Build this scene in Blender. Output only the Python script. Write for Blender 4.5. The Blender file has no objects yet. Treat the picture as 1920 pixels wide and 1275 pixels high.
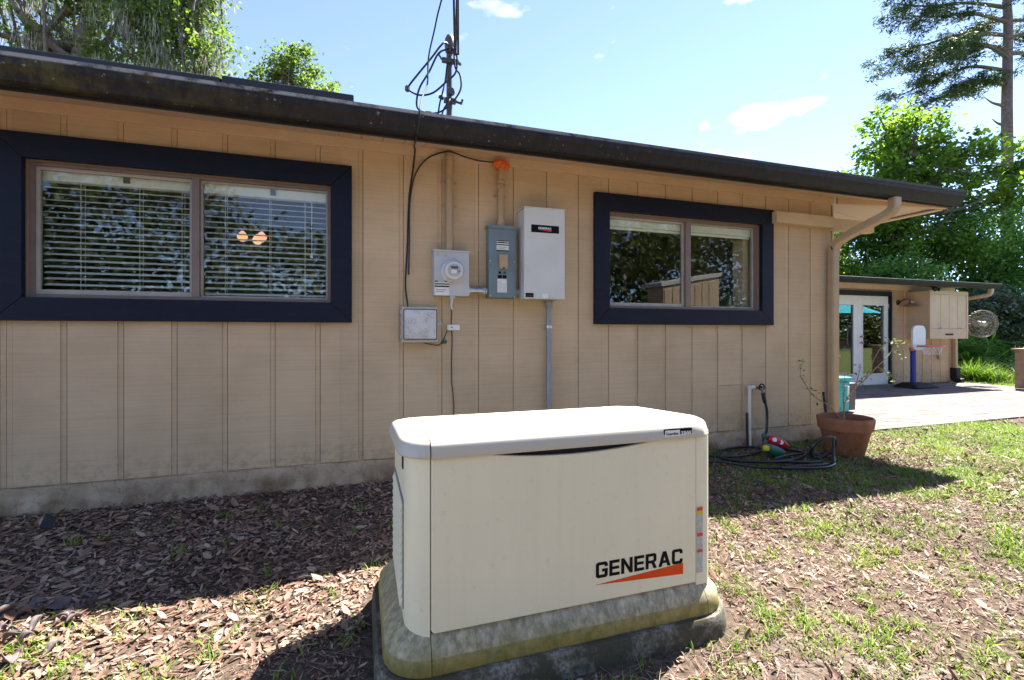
import bpy, bmesh, math, random
import numpy as np
from mathutils import Vector, Matrix
random.seed(7)
rng = np.random.default_rng(11)
SC = bpy.context.scene
COL = SC.collection
R = math.radians
PI = math.pi

# ------------------------------------------------------------------ camera
cam_d = bpy.data.cameras.new('camera')
cam_d.sensor_width = 36.0
cam_d.lens = 16.275
cam_d.shift_y = -13.5 / 1920
cam_d.clip_start = 0.05
cam_d.clip_end = 2000
cam = bpy.data.objects.new('camera', cam_d)
cam.location = (0, 0, 1.16)
cam.rotation_euler = (R(90), 0, -math.atan(280 / 868))
COL.objects.link(cam)
SC.camera = cam

# ------------------------------------------------------------------ sky, sun, exposure
SUN_DIR = Vector((1.6, 0.80, 2.64)).normalized()
SUN_EL = math.asin(SUN_DIR.z)
SUN_ROT = math.atan2(SUN_DIR.x, SUN_DIR.y)
world = bpy.data.worlds.new('World')
SC.world = world
world.use_nodes = True
wn, wl = world.node_tree.nodes, world.node_tree.links
wn.clear()
w_out = wn.new('ShaderNodeOutputWorld')
w_bg = wn.new('ShaderNodeBackground')
w_sky = wn.new('ShaderNodeTexSky')
w_sky.sky_type = 'NISHITA'
w_sky.sun_disc = False
w_sky.sun_elevation = SUN_EL
w_sky.sun_rotation = SUN_ROT
w_sky.air_density = 0.5
w_sky.dust_density = 0.0
w_sky.ozone_density = 4.0
w_bg.inputs['Strength'].default_value = 0.067
w_tc = wn.new('ShaderNodeTexCoord')
w_map = wn.new('ShaderNodeMapping')
w_map.inputs['Scale'].default_value = (1, 1, 2.2)
w_map.inputs['Location'].default_value = (0.37, 0.9, 0.2)
w_n = wn.new('ShaderNodeTexNoise')
w_n.inputs['Scale'].default_value = 6.4
w_n.inputs['Detail'].default_value = 5
w_n.inputs['Roughness'].default_value = 0.5
w_r = wn.new('ShaderNodeValToRGB')
w_r.color_ramp.elements[0].position = 0.625
w_r.color_ramp.elements[0].color = (0, 0, 0, 1)
w_r.color_ramp.elements[1].position = 0.735
w_r.color_ramp.elements[1].color = (0.85, 0.85, 0.85, 1)
w_mix = wn.new('ShaderNodeMixRGB')
w_mix.inputs['Color2'].default_value = (3.6, 3.45, 3.5, 1)
wl.new(w_tc.outputs['Generated'], w_map.inputs['Vector'])
wl.new(w_map.outputs['Vector'], w_n.inputs['Vector'])
wl.new(w_n.outputs['Fac'], w_r.inputs['Fac'])
wl.new(w_r.outputs['Color'], w_mix.inputs['Fac'])
w_hs = wn.new('ShaderNodeHueSaturation')
w_hs.inputs['Saturation'].default_value = 0.86
wl.new(w_sky.outputs['Color'], w_hs.inputs['Color'])
wl.new(w_hs.outputs['Color'], w_mix.inputs['Color1'])
wl.new(w_mix.outputs['Color'], w_bg.inputs['Color'])
wl.new(w_bg.outputs['Background'], w_out.inputs['Surface'])

sun_d = bpy.data.lights.new('sun', 'SUN')
sun_d.energy = 3.05
sun_d.angle = R(0.55)
sun_d.color = (1.0, 0.95, 0.87)
sun = bpy.data.objects.new('sun', sun_d)
sun.rotation_euler = SUN_DIR.to_track_quat('Z', 'Y').to_euler()
sun.location = (10, 6, 20)
COL.objects.link(sun)

SC.view_settings.view_transform = 'Standard'
SC.view_settings.look = 'None'
SC.view_settings.exposure = 3.0
SC.view_settings.gamma = 1.0
SC.view_settings.use_curve_mapping = False
SC.render.engine = 'CYCLES'
SC.cycles.use_denoising = True
SC.cycles.max_bounces = 8
SC.cycles.diffuse_bounces = 4
SC.cycles.glossy_bounces = 4
SC.cycles.transmission_bounces = 6
SC.cycles.transparent_max_bounces = 12
SC.cycles.sample_clamp_indirect = 6.0

# ------------------------------------------------------------------ materials
def new_mat(name):
    m = bpy.data.materials.new(name)
    m.use_nodes = True
    nt = m.node_tree
    b = nt.nodes['Principled BSDF']
    return m, nt, b

def _n(nt, t, **kw):
    n = nt.nodes.new(t)
    for k, v in kw.items():
        n.inputs[k].default_value = v
    return n

def c4(c):
    return (c[0], c[1], c[2], 1.0)

def ramp(nt, fac, stops):
    r = nt.nodes.new('ShaderNodeValToRGB')
    e = r.color_ramp.elements
    while len(e) < len(stops):
        e.new(0.5)
    for i, (p, c) in enumerate(stops):
        e[i].position = p
        e[i].color = c4(c) if len(c) == 3 else c
    nt.links.new(fac, r.inputs['Fac'])
    return r.outputs['Color']

def g3(v):
    return (v, v, v)

def position(nt, scale=(1, 1, 1), rnd=False):
    geo = nt.nodes.new('ShaderNodeNewGeometry')
    mp = nt.nodes.new('ShaderNodeMapping')
    mp.inputs['Scale'].default_value = scale
    nt.links.new(geo.outputs['Position'], mp.inputs['Vector'])
    return mp.outputs['Vector']

def noise(nt, vec, scale, detail=4, rough=0.55, dist=0.0):
    n = _n(nt, 'ShaderNodeTexNoise', Scale=scale, Detail=detail, Roughness=rough, Distortion=dist)
    nt.links.new(vec, n.inputs['Vector'])
    return n.outputs['Fac']

def mixc(nt, fac, a, b, mode='MIX'):
    m = nt.nodes.new('ShaderNodeMixRGB')
    m.blend_type = mode
    for s, v in ((m.inputs['Fac'], fac), (m.inputs['Color1'], a), (m.inputs['Color2'], b)):
        if hasattr(v, 'is_linked') or hasattr(v, 'links'):
            nt.links.new(v, s)
        elif isinstance(v, (int, float)):
            s.default_value = v
        else:
            s.default_value = c4(v)
    return m.outputs['Color']

def bump(nt, b, h, strength=0.3, dist=0.01):
    bp = _n(nt, 'ShaderNodeBump', Strength=strength, Distance=dist)
    nt.links.new(h, bp.inputs['Height'])
    nt.links.new(bp.outputs['Normal'], b.inputs['Normal'])

def simple(name, col, rough=0.5, metal=0.0, var=0.12, vs=9.0, bs=0.0, bscale=60, spec=0.5):
    m, nt, b = new_mat(name)
    v = position(nt)
    f = noise(nt, v, vs, 5)
    lo = tuple(c * (1 - var) for c in col)
    hi = tuple(min(1, c * (1 + var)) for c in col)
    nt.links.new(ramp(nt, f, [(0.3, lo), (0.7, hi)]), b.inputs['Base Color'])
    b.inputs['Roughness'].default_value = rough
    b.inputs['Metallic'].default_value = metal
    b.inputs['Specular IOR Level'].default_value = spec
    if bs:
        bump(nt, b, noise(nt, v, bscale, 3), bs, 0.004)
    return m

def siding_mat(name, col):
    m, nt, b = new_mat(name)
    v = position(nt, (2.2, 2.2, 75))
    grain = noise(nt, v, 1.0, 6, 0.65, 0.25)
    v2 = position(nt)
    blot = noise(nt, v2, 2.3, 5, 0.6)
    spots = noise(nt, v2, 16.0, 3, 0.6)
    sep = nt.nodes.new('ShaderNodeSeparateXYZ')
    nt.links.new(v2, sep.inputs[0])
    a = ramp(nt, grain, [(0.25, tuple(c * 0.88 for c in col)), (0.55, col), (0.8, tuple(c * 1.05 for c in col))])
    blc = ramp(nt, blot, [(0.3, (0.88, 0.87, 0.85)), (0.65, (1.04, 1.04, 1.04))])
    c1 = mixc(nt, 1.0, a, blc, 'MULTIPLY')
    # rain-splash dirt that sits on the lowest 25 cm of the boards
    mr = _n(nt, 'ShaderNodeMapRange')
    mr.inputs['From Min'].default_value = 0.18
    mr.inputs['From Max'].default_value = 0.42
    mr.inputs['To Min'].default_value = 0.42
    mr.inputs['To Max'].default_value = 0.0
    nt.links.new(sep.outputs['Z'], mr.inputs['Value'])
    mul = nt.nodes.new('ShaderNodeMath')
    mul.operation = 'MULTIPLY'
    nt.links.new(mr.outputs['Result'], mul.inputs[0])
    nt.links.new(ramp(nt, spots, [(0.45, g3(0)), (0.62, g3(1))]), mul.inputs[1])
    oi = nt.nodes.new('ShaderNodeObjectInfo')
    c1 = mixc(nt, 1.0, c1, ramp(nt, oi.outputs['Random'], [(0.0, (0.93, 0.93, 0.93)), (1.0, (1.04, 1.03, 1.02))]), 'MULTIPLY')
    c2 = mixc(nt, mul.outputs[0], c1, (0.24, 0.18, 0.12))
    nt.links.new(c2, b.inputs['Base Color'])
    b.inputs['Roughness'].default_value = 0.75
    b.inputs['Specular IOR Level'].default_value = 0.25
    bump(nt, b, grain, 0.4, 0.005)
    return m

TAN = (0.59, 0.44, 0.29)
M = {}
M['siding'] = siding_mat('siding_paint', TAN)
M['tan'] = simple('tan_paint', (0.585, 0.435, 0.29), 0.65, var=0.07, vs=4, bs=0.15, bscale=40)
M['soffit'] = simple('soffit_paint', (0.64, 0.47, 0.325), 0.7, var=0.06, vs=4, bs=0.15, bscale=50)
M['pale_soffit'] = simple('pale_soffit_paint', (0.62, 0.52, 0.43), 0.7, var=0.05, vs=3)
M['tan_metal'] = simple('tan_metal_paint', (0.43, 0.305, 0.18), 0.45, var=0.1, vs=5)
M['sheath'] = simple('groove_paint', (0.30, 0.21, 0.14), 0.8, var=0.06)

def navy_mat():
    m, nt, b = new_mat('navy_trim_paint')
    v = position(nt, (3, 3, 3))
    g = noise(nt, position(nt, (3, 3, 26)), 2.2, 6, 0.65)
    sc = noise(nt, position(nt, (14, 14, 60)), 4.0, 3, 0.6)
    c = ramp(nt, g, [(0.3, (0.0045, 0.0065, 0.018)), (0.7, (0.008, 0.0115, 0.030))])
    c = mixc(nt, ramp(nt, sc, [(0.66, g3(0)), (0.76, g3(0.45))]), c, (0.07, 0.085, 0.11))
    nt.links.new(c, b.inputs['Base Color'])
    b.inputs['Roughness'].default_value = 0.5
    b.inputs['Specular IOR Level'].default_value = 0.22
    bump(nt, b, g, 0.25, 0.004)
    return m
M['navy'] = navy_mat()

def gutter_mat():
    m, nt, b = new_mat('gutter_paint')
    v = position(nt)
    sep = nt.nodes.new('ShaderNodeSeparateXYZ')
    nt.links.new(v, sep.inputs[0])
    big = noise(nt, v, 2.2, 5, 0.6)
    streak = noise(nt, position(nt, (22, 22, 5)), 1.0, 5, 0.65)
    spot = noise(nt, v, 38, 2, 0.5)
    lich = noise(nt, v, 15, 2, 0.5)
    c = ramp(nt, streak, [(0.3, (0.007, 0.006, 0.007)), (0.7, (0.022, 0.018, 0.018))])
    # moss gets thicker to the left end
    mr = _n(nt, 'ShaderNodeMapRange')
    mr.inputs['From Min'].default_value = -0.1
    mr.inputs['From Max'].default_value = -2.4
    nt.links.new(sep.outputs['X'], mr.inputs['Value'])
    mm = nt.nodes.new('ShaderNodeMath'); mm.operation = 'MULTIPLY'
    nt.links.new(mr.outputs['Result'], mm.inputs[0])
    mossmask = noise(nt, position(nt, (9, 9, 6)), 1.0, 6, 0.7)
    nt.links.new(ramp(nt, mossmask, [(0.42, g3(0)), (0.60, g3(0.95))]), mm.inputs[1])
    c = mixc(nt, mm.outputs[0], c, (0.10, 0.085, 0.018))
    sp = nt.nodes.new('ShaderNodeMath'); sp.operation = 'MULTIPLY'
    nt.links.new(ramp(nt, spot, [(0.69, g3(0)), (0.73, g3(0.6))]), sp.inputs[0])
    mr2 = _n(nt, 'ShaderNodeMapRange')
    mr2.inputs['From Min'].default_value = 2.8
    mr2.inputs['From Max'].default_value = 0.6
    mr2.inputs['To Min'].default_value = 0.12
    nt.links.new(sep.outputs['X'], mr2.inputs['Value'])
    nt.links.new(mr2.outputs['Result'], sp.inputs[1])
    c = mixc(nt, sp.outputs[0], c, (0.30, 0.30, 0.25))
    # worn pale top lip
    lip = _n(nt, 'ShaderNodeMapRange')
    lip.inputs['From Min'].default_value = 2.606
    lip.inputs['From Max'].default_value = 2.614
    nt.links.new(sep.outputs['Z'], lip.inputs['Value'])
    lm = nt.nodes.new('ShaderNodeMath'); lm.operation = 'MULTIPLY'
    nt.links.new(lip.outputs['Result'], lm.inputs[0])
    wear = noise(nt, position(nt, (7, 7, 7)), 1.0, 5, 0.7)
    nt.links.new(ramp(nt, wear, [(0.36, g3(0.0)), (0.52, g3(0.9))]), lm.inputs[1])
    lm2 = nt.nodes.new('ShaderNodeMath'); lm2.operation = 'MULTIPLY'
    nt.links.new(lm.outputs[0], lm2.inputs[0])
    nt.links.new(mr2.outputs['Result'], lm2.inputs[1])
    c = mixc(nt, lm2.outputs[0], c, (0.34, 0.33, 0.33))
    nt.links.new(c, b.inputs['Base Color'])
    b.inputs['Roughness'].default_value = 0.55
    b.inputs['Specular IOR Level'].default_value = 0.3
    bump(nt, b, mossmask, 0.3, 0.006)
    return m
M['gutter'] = gutter_mat()
M['dark_trim'] = simple('dark_brown_trim', (0.022, 0.019, 0.024), 0.45, var=0.25, vs=6)
M['wing_gutter'] = simple('brown_gutter_paint', (0.018, 0.014, 0.017), 0.6, var=0.15, vs=6, spec=0.25)
M['shingle'] = simple('shingle', (0.045, 0.042, 0.042), 0.9, var=0.4, vs=30, bs=0.6, bscale=90)
M['panel'] = simple('dark_panel', (0.018, 0.017, 0.020), 0.55, var=0.3, vs=14)

def foundation_mat():
    m, nt, b = new_mat('foundation_stucco')
    v = position(nt)
    n1 = noise(nt, v, 4.0, 6, 0.65)
    n2 = noise(nt, position(nt, (3, 3, 1.6)), 1.5, 5, 0.65)
    sep = nt.nodes.new('ShaderNodeSeparateXYZ'); nt.links.new(v, sep.inputs[0])
    c = ramp(nt, n1, [(0.3, (0.36, 0.265, 0.175)), (0.7, (0.56, 0.43, 0.30))])
    mr = _n(nt, 'ShaderNodeMapRange')
    mr.inputs['From Min'].default_value = 0.17; mr.inputs['From Max'].default_value = 0.06
    nt.links.new(sep.outputs['Z'], mr.inputs['Value'])
    mm = nt.nodes.new('ShaderNodeMath'); mm.operation = 'MULTIPLY'
    nt.links.new(mr.outputs['Result'], mm.inputs[0])
    nt.links.new(ramp(nt, n2, [(0.42, g3(0.1)), (0.62, g3(0.95))]), mm.inputs[1])
    c = mixc(nt, mm.outputs[0], c, (0.17, 0.105, 0.05))
    vo = nt.nodes.new('ShaderNodeTexVoronoi'); vo.feature = 'DISTANCE_TO_EDGE'; vo.inputs['Scale'].default_value = 1.0
    wv = nt.nodes.new('ShaderNodeVectorMath'); wv.operation = 'MULTIPLY_ADD'
    nn_ = nt.nodes.new('ShaderNodeTexNoise'); nn_.inputs['Scale'].default_value = 7; nn_.inputs['Detail'].default_value = 4
    nt.links.new(v, nn_.inputs['Vector']); nt.links.new(nn_.outputs['Color'], wv.inputs[0])
    wv.inputs[1].default_value = (0.9, 0.9, 0.9); nt.links.new(position(nt, (2.2, 2.2, 6.5)), wv.inputs[2])
    nt.links.new(wv.outputs[0], vo.inputs['Vector'])
    c = mixc(nt, ramp(nt, vo.outputs['Distance'], [(0.004, g3(0.5)), (0.016, g3(0))]), c, (0.20, 0.145, 0.095))
    nt.links.new(c, b.inputs['Base Color'])
    b.inputs['Roughness'].default_value = 0.9
    bump(nt, b, noise(nt, v, 18, 6, 0.75), 0.7, 0.012)
    return m
M['foundation'] = foundation_mat()

def glass_mat(name, f0=1.0, ior=1.5, tint=(0.92, 0.95, 0.93)):
    m = bpy.data.materials.new(name); m.use_nodes = True
    nt = m.node_tree; nt.nodes.clear()
    out = nt.nodes.new('ShaderNodeOutputMaterial')
    tr = _n(nt, 'ShaderNodeBsdfTransparent'); tr.inputs['Color'].default_value = c4(tint)
    gl = _n(nt, 'ShaderNodeBsdfGlossy', Roughness=0.012)
    fr = _n(nt, 'ShaderNodeFresnel', IOR=ior)
    mt = nt.nodes.new('ShaderNodeMath'); mt.operation = 'MULTIPLY'; mt.inputs[1].default_value = f0; mt.use_clamp = True
    mx = nt.nodes.new('ShaderNodeMixShader')
    gb = nt.nodes.new('ShaderNodeNewGeometry')
    io = nt.nodes.new('ShaderNodeMath'); io.operation = 'MULTIPLY_ADD'
    io.inputs[1].default_value = 1.0 / ior - ior; io.inputs[2].default_value = ior
    nt.links.new(gb.outputs['Backfacing'], io.inputs[0]); nt.links.new(io.outputs[0], fr.inputs['IOR'])
    nt.links.new(fr.outputs[0], mt.inputs[0])
    nt.links.new(mt.outputs[0], mx.inputs['Fac'])
    nt.links.new(tr.outputs[0], mx.inputs[1]); nt.links.new(gl.outputs[0], mx.inputs[2])
    nt.links.new(mx.outputs[0], out.inputs['Surface'])
    return m
M['glass'] = glass_mat('window_glass', 1.05, 1.55)
M['door_glass'] = glass_mat('door_glass', 1.9, 1.62, (0.75, 0.80, 0.80))
M['dial_glass'] = glass_mat('dial_glass', 0.7, 1.45, (0.97, 0.97, 0.97))
M['white'] = simple('white_paint', (0.78, 0.78, 0.77), 0.5, var=0.04)
M['blind'] = simple('blind_white', (0.90, 0.88, 0.82), 0.55, var=0.04)
M['win_frame'] = simple('bronze_frame', (0.20, 0.145, 0.125), 0.4, var=0.12, vs=7)
M['win_track'] = simple('pale_frame', (0.42, 0.37, 0.33), 0.4, var=0.1, vs=7)
M['room'] = simple('room_paint', (0.36, 0.31, 0.26), 0.8, var=0.1)
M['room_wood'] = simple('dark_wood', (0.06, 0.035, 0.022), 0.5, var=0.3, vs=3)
M['grey_box'] = simple('grey_enamel', (0.50, 0.50, 0.51), 0.42, var=0.05, vs=5)
M['blue_grey'] = simple('blue_grey_enamel', (0.155, 0.215, 0.235), 0.42, var=0.10, vs=6)
M['light_grey'] = simple('light_grey_enamel', (0.60, 0.59, 0.57), 0.42, var=0.05, vs=4)
M['steel'] = simple('galvanised_steel', (0.55, 0.55, 0.57), 0.35, 0.85, var=0.15, vs=20)
M['pvc_grey'] = simple('grey_pvc', (0.27, 0.28, 0.30), 0.45, var=0.08)
M['pvc_white'] = simple('white_pvc', (0.66, 0.62, 0.54), 0.45, var=0.12)
M['black'] = simple('black_rubber', (0.012, 0.012, 0.013), 0.5, var=0.3)
M['black_plastic'] = simple('black_plastic', (0.018, 0.018, 0.019), 0.6, var=0.2, spec=0.25)
M['hose'] = simple('black_hose', (0.016, 0.016, 0.018), 0.32, var=0.3)
M['wire_brown'] = simple('brown_wire', (0.05, 0.035, 0.025), 0.6)
M['orange'] = simple('orange_tape', (0.75, 0.13, 0.02), 0.3, var=0.4, vs=60, bs=0.8, bscale=90)
M['print_black'] = simple('black_print', (0.006, 0.006, 0.006), 0.6, var=0.05, spec=0.12)
M['print_orange'] = simple('orange_print', (0.72, 0.075, 0.010), 0.6, var=0.05, spec=0.15)
M['print_white'] = simple('white_print', (0.75, 0.75, 0.75), 0.5, var=0.05)
M['print_grey'] = simple('grey_print', (0.45, 0.45, 0.44), 0.5, var=0.35, vs=150)
M['brass'] = simple('brass', (0.20, 0.15, 0.09), 0.4, 0.8, var=0.2)
M['green_plastic'] = simple('green_plastic', (0.006, 0.10, 0.07), 0.35)
M['red_plastic'] = simple('red_plastic', (0.50, 0.015, 0.04), 0.35)
M['yellow_plastic'] = simple('yellow_plastic', (0.60, 0.50, 0.03), 0.35)
M['teal'] = simple('teal_plastic', (0.02, 0.38, 0.40), 0.4, var=0.1)
M['teal_cloth'] = simple('teal_cloth', (0.02, 0.36, 0.46), 0.8)
M['dark_grey'] = simple('dark_grey_plastic', (0.085, 0.075, 0.08), 0.5)
M['blue_plastic'] = simple('blue_plastic', (0.012, 0.03, 0.30), 0.35)
M['pink_plastic'] = simple('faded_red_plastic', (0.72, 0.20, 0.20), 0.4)
M['offwhite_plastic'] = simple('white_plastic', (0.66, 0.66, 0.68), 0.4, var=0.05)
M['copper_lamp'] = simple('aged_bronze', (0.10, 0.055, 0.035), 0.35, 0.7)
M['steel_dull'] = simple('dull_aluminium', (0.30, 0.28, 0.23), 0.4, 0.7)
M['wood'] = simple('weathered_wood', (0.33, 0.22, 0.14), 0.8, var=0.25, vs=12)
M['cream_door'] = M['white']

def telecom_mat():
    m, nt, b = new_mat('weathered_white_plastic')
    v = position(nt)
    n1 = noise(nt, v, 170, 4, 0.7)
    n2 = noise(nt, v, 11, 4, 0.6)
    add = nt.nodes.new('ShaderNodeMath'); add.operation = 'MULTIPLY'
    nt.links.new(ramp(nt, n1, [(0.46, g3(0)), (0.6, g3(1))]), add.inputs[0])
    nt.links.new(ramp(nt, n2, [(0.40, g3(0)), (0.62, g3(0.9))]), add.inputs[1])
    c = mixc(nt, add.outputs[0], (0.64, 0.63, 0.63), (0.20, 0.18, 0.15))
    nt.links.new(c, b.inputs['Base Color']); b.inputs['Roughness'].default_value = 0.7
    return m
M['telecom'] = telecom_mat()
M['telecom_rim'] = simple('yellowed_plastic', (0.50, 0.47, 0.42), 0.6, var=0.1)

def gen_mat(name, col, dirt=0.0, zlo=0.1, zhi=0.25):
    m, nt, b = new_mat(name)
    v = position(nt)
    f = noise(nt, v, 3, 4)
    c = ramp(nt, f, [(0.3, tuple(x * 0.96 for x in col)), (0.7, tuple(min(1, x * 1.02) for x in col))])
    sp = noise(nt, v, 28, 4, 0.7)
    c = mixc(nt, ramp(nt, sp, [(0.60, g3(0)), (0.75, g3(0.22))]), c, (0.30, 0.27, 0.20))
    st = noise(nt, position(nt, (34, 34, 1.3)), 1.0, 4, 0.6)
    c = mixc(nt, ramp(nt, st, [(0.52, g3(0)), (0.75, g3(0.06))]), c, (0.34, 0.29, 0.20))
    nt.links.new(c, b.inputs['Base Color'])
    b.inputs['Roughness'].default_value = 0.42
    bump(nt, b, noise(nt, v, 260, 2), 0.06, 0.001)
    return m
M['gen_body'] = gen_mat('generator_enamel', (0.79, 0.73, 0.52))
M['gen_lid'] = gen_mat('generator_lid_enamel', (0.52, 0.475, 0.385))

def gen_base_mat():
    m, nt, b = new_mat('algae_stained_base')
    v = position(nt)
    sep = nt.nodes.new('ShaderNodeSeparateXYZ'); nt.links.new(v, sep.inputs[0])
    n1 = noise(nt, v, 10, 6, 0.7)
    streak = noise(nt, position(nt, (42, 42, 5)), 1.0, 6, 0.75)
    c = ramp(nt, n1, [(0.3, (0.30, 0.24, 0.15)), (0.7, (0.66, 0.56, 0.37))])
    c = mixc(nt, ramp(nt, streak, [(0.40, g3(0.0)), (0.60, g3(0.85))]), c, (0.19, 0.155, 0.10))
    # green algae film: thickest low down and towards the left end
    mz = _n(nt, 'ShaderNodeMapRange')
    mz.inputs['From Min'].default_value = 0.25; mz.inputs['From Max'].default_value = 0.14
    nt.links.new(sep.outputs['Z'], mz.inputs['Value'])
    mx = _n(nt, 'ShaderNodeMapRange')
    mx.inputs['From Min'].default_value = 1.15; mx.inputs['From Max'].default_value = 0.3
    mx.inputs['To Min'].default_value = 0.25
    nt.links.new(sep.outputs['X'], mx.inputs['Value'])
    a = nt.nodes.new('ShaderNodeMath'); a.operation = 'MULTIPLY'
    nt.links.new(mz.outputs['Result'], a.inputs[0]); nt.links.new(mx.outputs['Result'], a.inputs[1])
    a2 = nt.nodes.new('ShaderNodeMath'); a2.operation = 'MULTIPLY'; a2.use_clamp = True
    nt.links.new(a.outputs[0], a2.inputs[0])
    nt.links.new(ramp(nt, noise(nt, v, 7, 5, 0.7), [(0.35, g3(0.25)), (0.62, g3(1.0))]), a2.inputs[1])
    a3 = nt.nodes.new('ShaderNodeMath'); a3.operation = 'MULTIPLY'
    nt.links.new(a2.outputs[0], a3.inputs[0])
    nt.links.new(ramp(nt, noise(nt, position(nt, (14, 14, 3)), 1.0, 6, 0.75), [(0.40, g3(0.1)), (0.58, g3(1.0))]), a3.inputs[1])
    c = mixc(nt, a3.outputs[0], c, (0.17, 0.18, 0.02))
    # ochre lip at the very bottom
    ml = _n(nt, 'ShaderNodeMapRange')
    ml.inputs['From Min'].default_value = 0.168; ml.inputs['From Max'].default_value = 0.163
    ml.inputs['To Max'].default_value = 0.8
    nt.links.new(sep.outputs['Z'], ml.inputs['Value'])
    c = mixc(nt, ml.outputs['Result'], c, mixc(nt, ramp(nt, noise(nt, v, 24, 6, 0.75), [(0.38, g3(0)), (0.62, g3(1))]), (0.30, 0.22, 0.05), (0.13, 0.125, 0.022)))
    nt.links.new(c, b.inputs['Base Color']); b.inputs['Roughness'].default_value = 0.6
    return m
M['gen_base'] = gen_base_mat()

def concrete_mat():
    m, nt, b = new_mat('mossy_concrete')
    v = position(nt)
    n1 = noise(nt, v, 6, 6, 0.7)
    n2 = noise(nt, v, 90, 2, 0.6)
    c = ramp(nt, n2, [(0.35, (0.10, 0.09, 0.07)), (0.6, (0.26, 0.235, 0.19))])
    c = mixc(nt, ramp(nt, n1, [(0.36, g3(0)), (0.52, g3(0.93))]), c, (0.05, 0.042, 0.022))
    nt.links.new(c, b.inputs['Base Color']); b.inputs['Roughness'].default_value = 0.95
    bump(nt, b, n2, 0.35, 0.004)
    return m
M['concrete'] = concrete_mat()

def terracotta_mat():
    m, nt, b = new_mat('terracotta')
    v = position(nt)
    n1 = noise(nt, v, 9, 6, 0.65)
    n2 = noise(nt, position(nt, (7, 7, 16)), 1.0, 5, 0.7)
    c = ramp(nt, n1, [(0.3, (0.20, 0.075, 0.035)), (0.7, (0.34, 0.135, 0.07))])
    c = mixc(nt, ramp(nt, n2, [(0.55, g3(0)), (0.72, g3(0.55))]), c, (0.33, 0.24, 0.13))
    nt.links.new(c, b.inputs['Base Color']); b.inputs['Roughness'].default_value = 0.85
    bump(nt, b, n1, 0.3, 0.005)
    return m
M['terracotta'] = terracotta_mat()
M['soil'] = simple('potting_soil', (0.035, 0.025, 0.018), 0.95, var=0.5, vs=60, bs=0.8)

def ground_mat():
    m, nt, b = new_mat('yard_soil')
    v = position(nt)
    n1 = noise(nt, v, 1.3, 6, 0.6)
    n2 = noise(nt, v, 34, 5, 0.7)
    n3 = noise(nt, v, 150, 3, 0.7)
    c = ramp(nt, n2, [(0.3, (0.035, 0.024, 0.017)), (0.5, (0.085, 0.06, 0.044)), (0.7, (0.16, 0.12, 0.092))])
    sand = ramp(nt, n3, [(0.3, (0.11, 0.09, 0.073)), (0.7, (0.22, 0.185, 0.155))])
    c = mixc(nt, ramp(nt, n1, [(0.54, g3(0)), (0.70, g3(0.85))]), c, sand)
    # thin turf colour where the lawn takes over far to the right
    sep = nt.nodes.new('ShaderNodeSeparateXYZ'); nt.links.new(v, sep.inputs[0])
    mr = _n(nt, 'ShaderNodeMapRange')
    mr.inputs['From Min'].default_value = 11.0; mr.inputs['From Max'].default_value = 14.0
    nt.links.new(sep.outputs['X'], mr.inputs['Value'])
    c = mixc(nt, mr.outputs['Result'], c, ramp(nt, n2, [(0.3, (0.05, 0.07, 0.018)), (0.7, (0.12, 0.14, 0.04))]))
    nt.links.new(c, b.inputs['Base Color']); b.inputs['Roughness'].default_value = 0.95
    b.inputs['Specular IOR Level'].default_value = 0.2
    bump(nt, b, n2, 0.8, 0.02)
    return m
M['ground'] = ground_mat()

def paver_mat(name, tone=1.0):
    m, nt, b = new_mat(name)
    v = position(nt)
    oi = nt.nodes.new('ShaderNodeObjectInfo')
    gi = nt.nodes.new('ShaderNodeNewGeometry')
    add = nt.nodes.new('ShaderNodeMath'); add.operation = 'ADD'
    nt.links.new(oi.outputs['Random'], add.inputs[0]); nt.links.new(gi.outputs['Random Per Island'], add.inputs[1])
    fr = nt.nodes.new('ShaderNodeMath'); fr.operation = 'FRACT'
    nt.links.new(add.outputs[0], fr.inputs[0])
    c = ramp(nt, fr.outputs[0], [(0.0, (0.115, 0.090, 0.082)), (0.35, (0.155, 0.122, 0.112)), (0.65, (0.185, 0.153, 0.143)), (1.0, (0.14, 0.122, 0.117))])
    n2 = noise(nt, v, 60, 4, 0.7)
    c = mixc(nt, 1.0, c, ramp(nt, n2, [(0.3, g3(0.8)), (0.7, g3(1.12))]), 'MULTIPLY')
    nt.links.new(c, b.inputs['Base Color']); b.inputs['Roughness'].default_value = 0.9
    bump(nt, b, n2, 0.3, 0.003)
    return m
M['paver'] = paver_mat('brick_paver')
M['joint'] = simple('joint_sand', (0.11, 0.09, 0.075), 0.95, var=0.3, vs=40)

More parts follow.
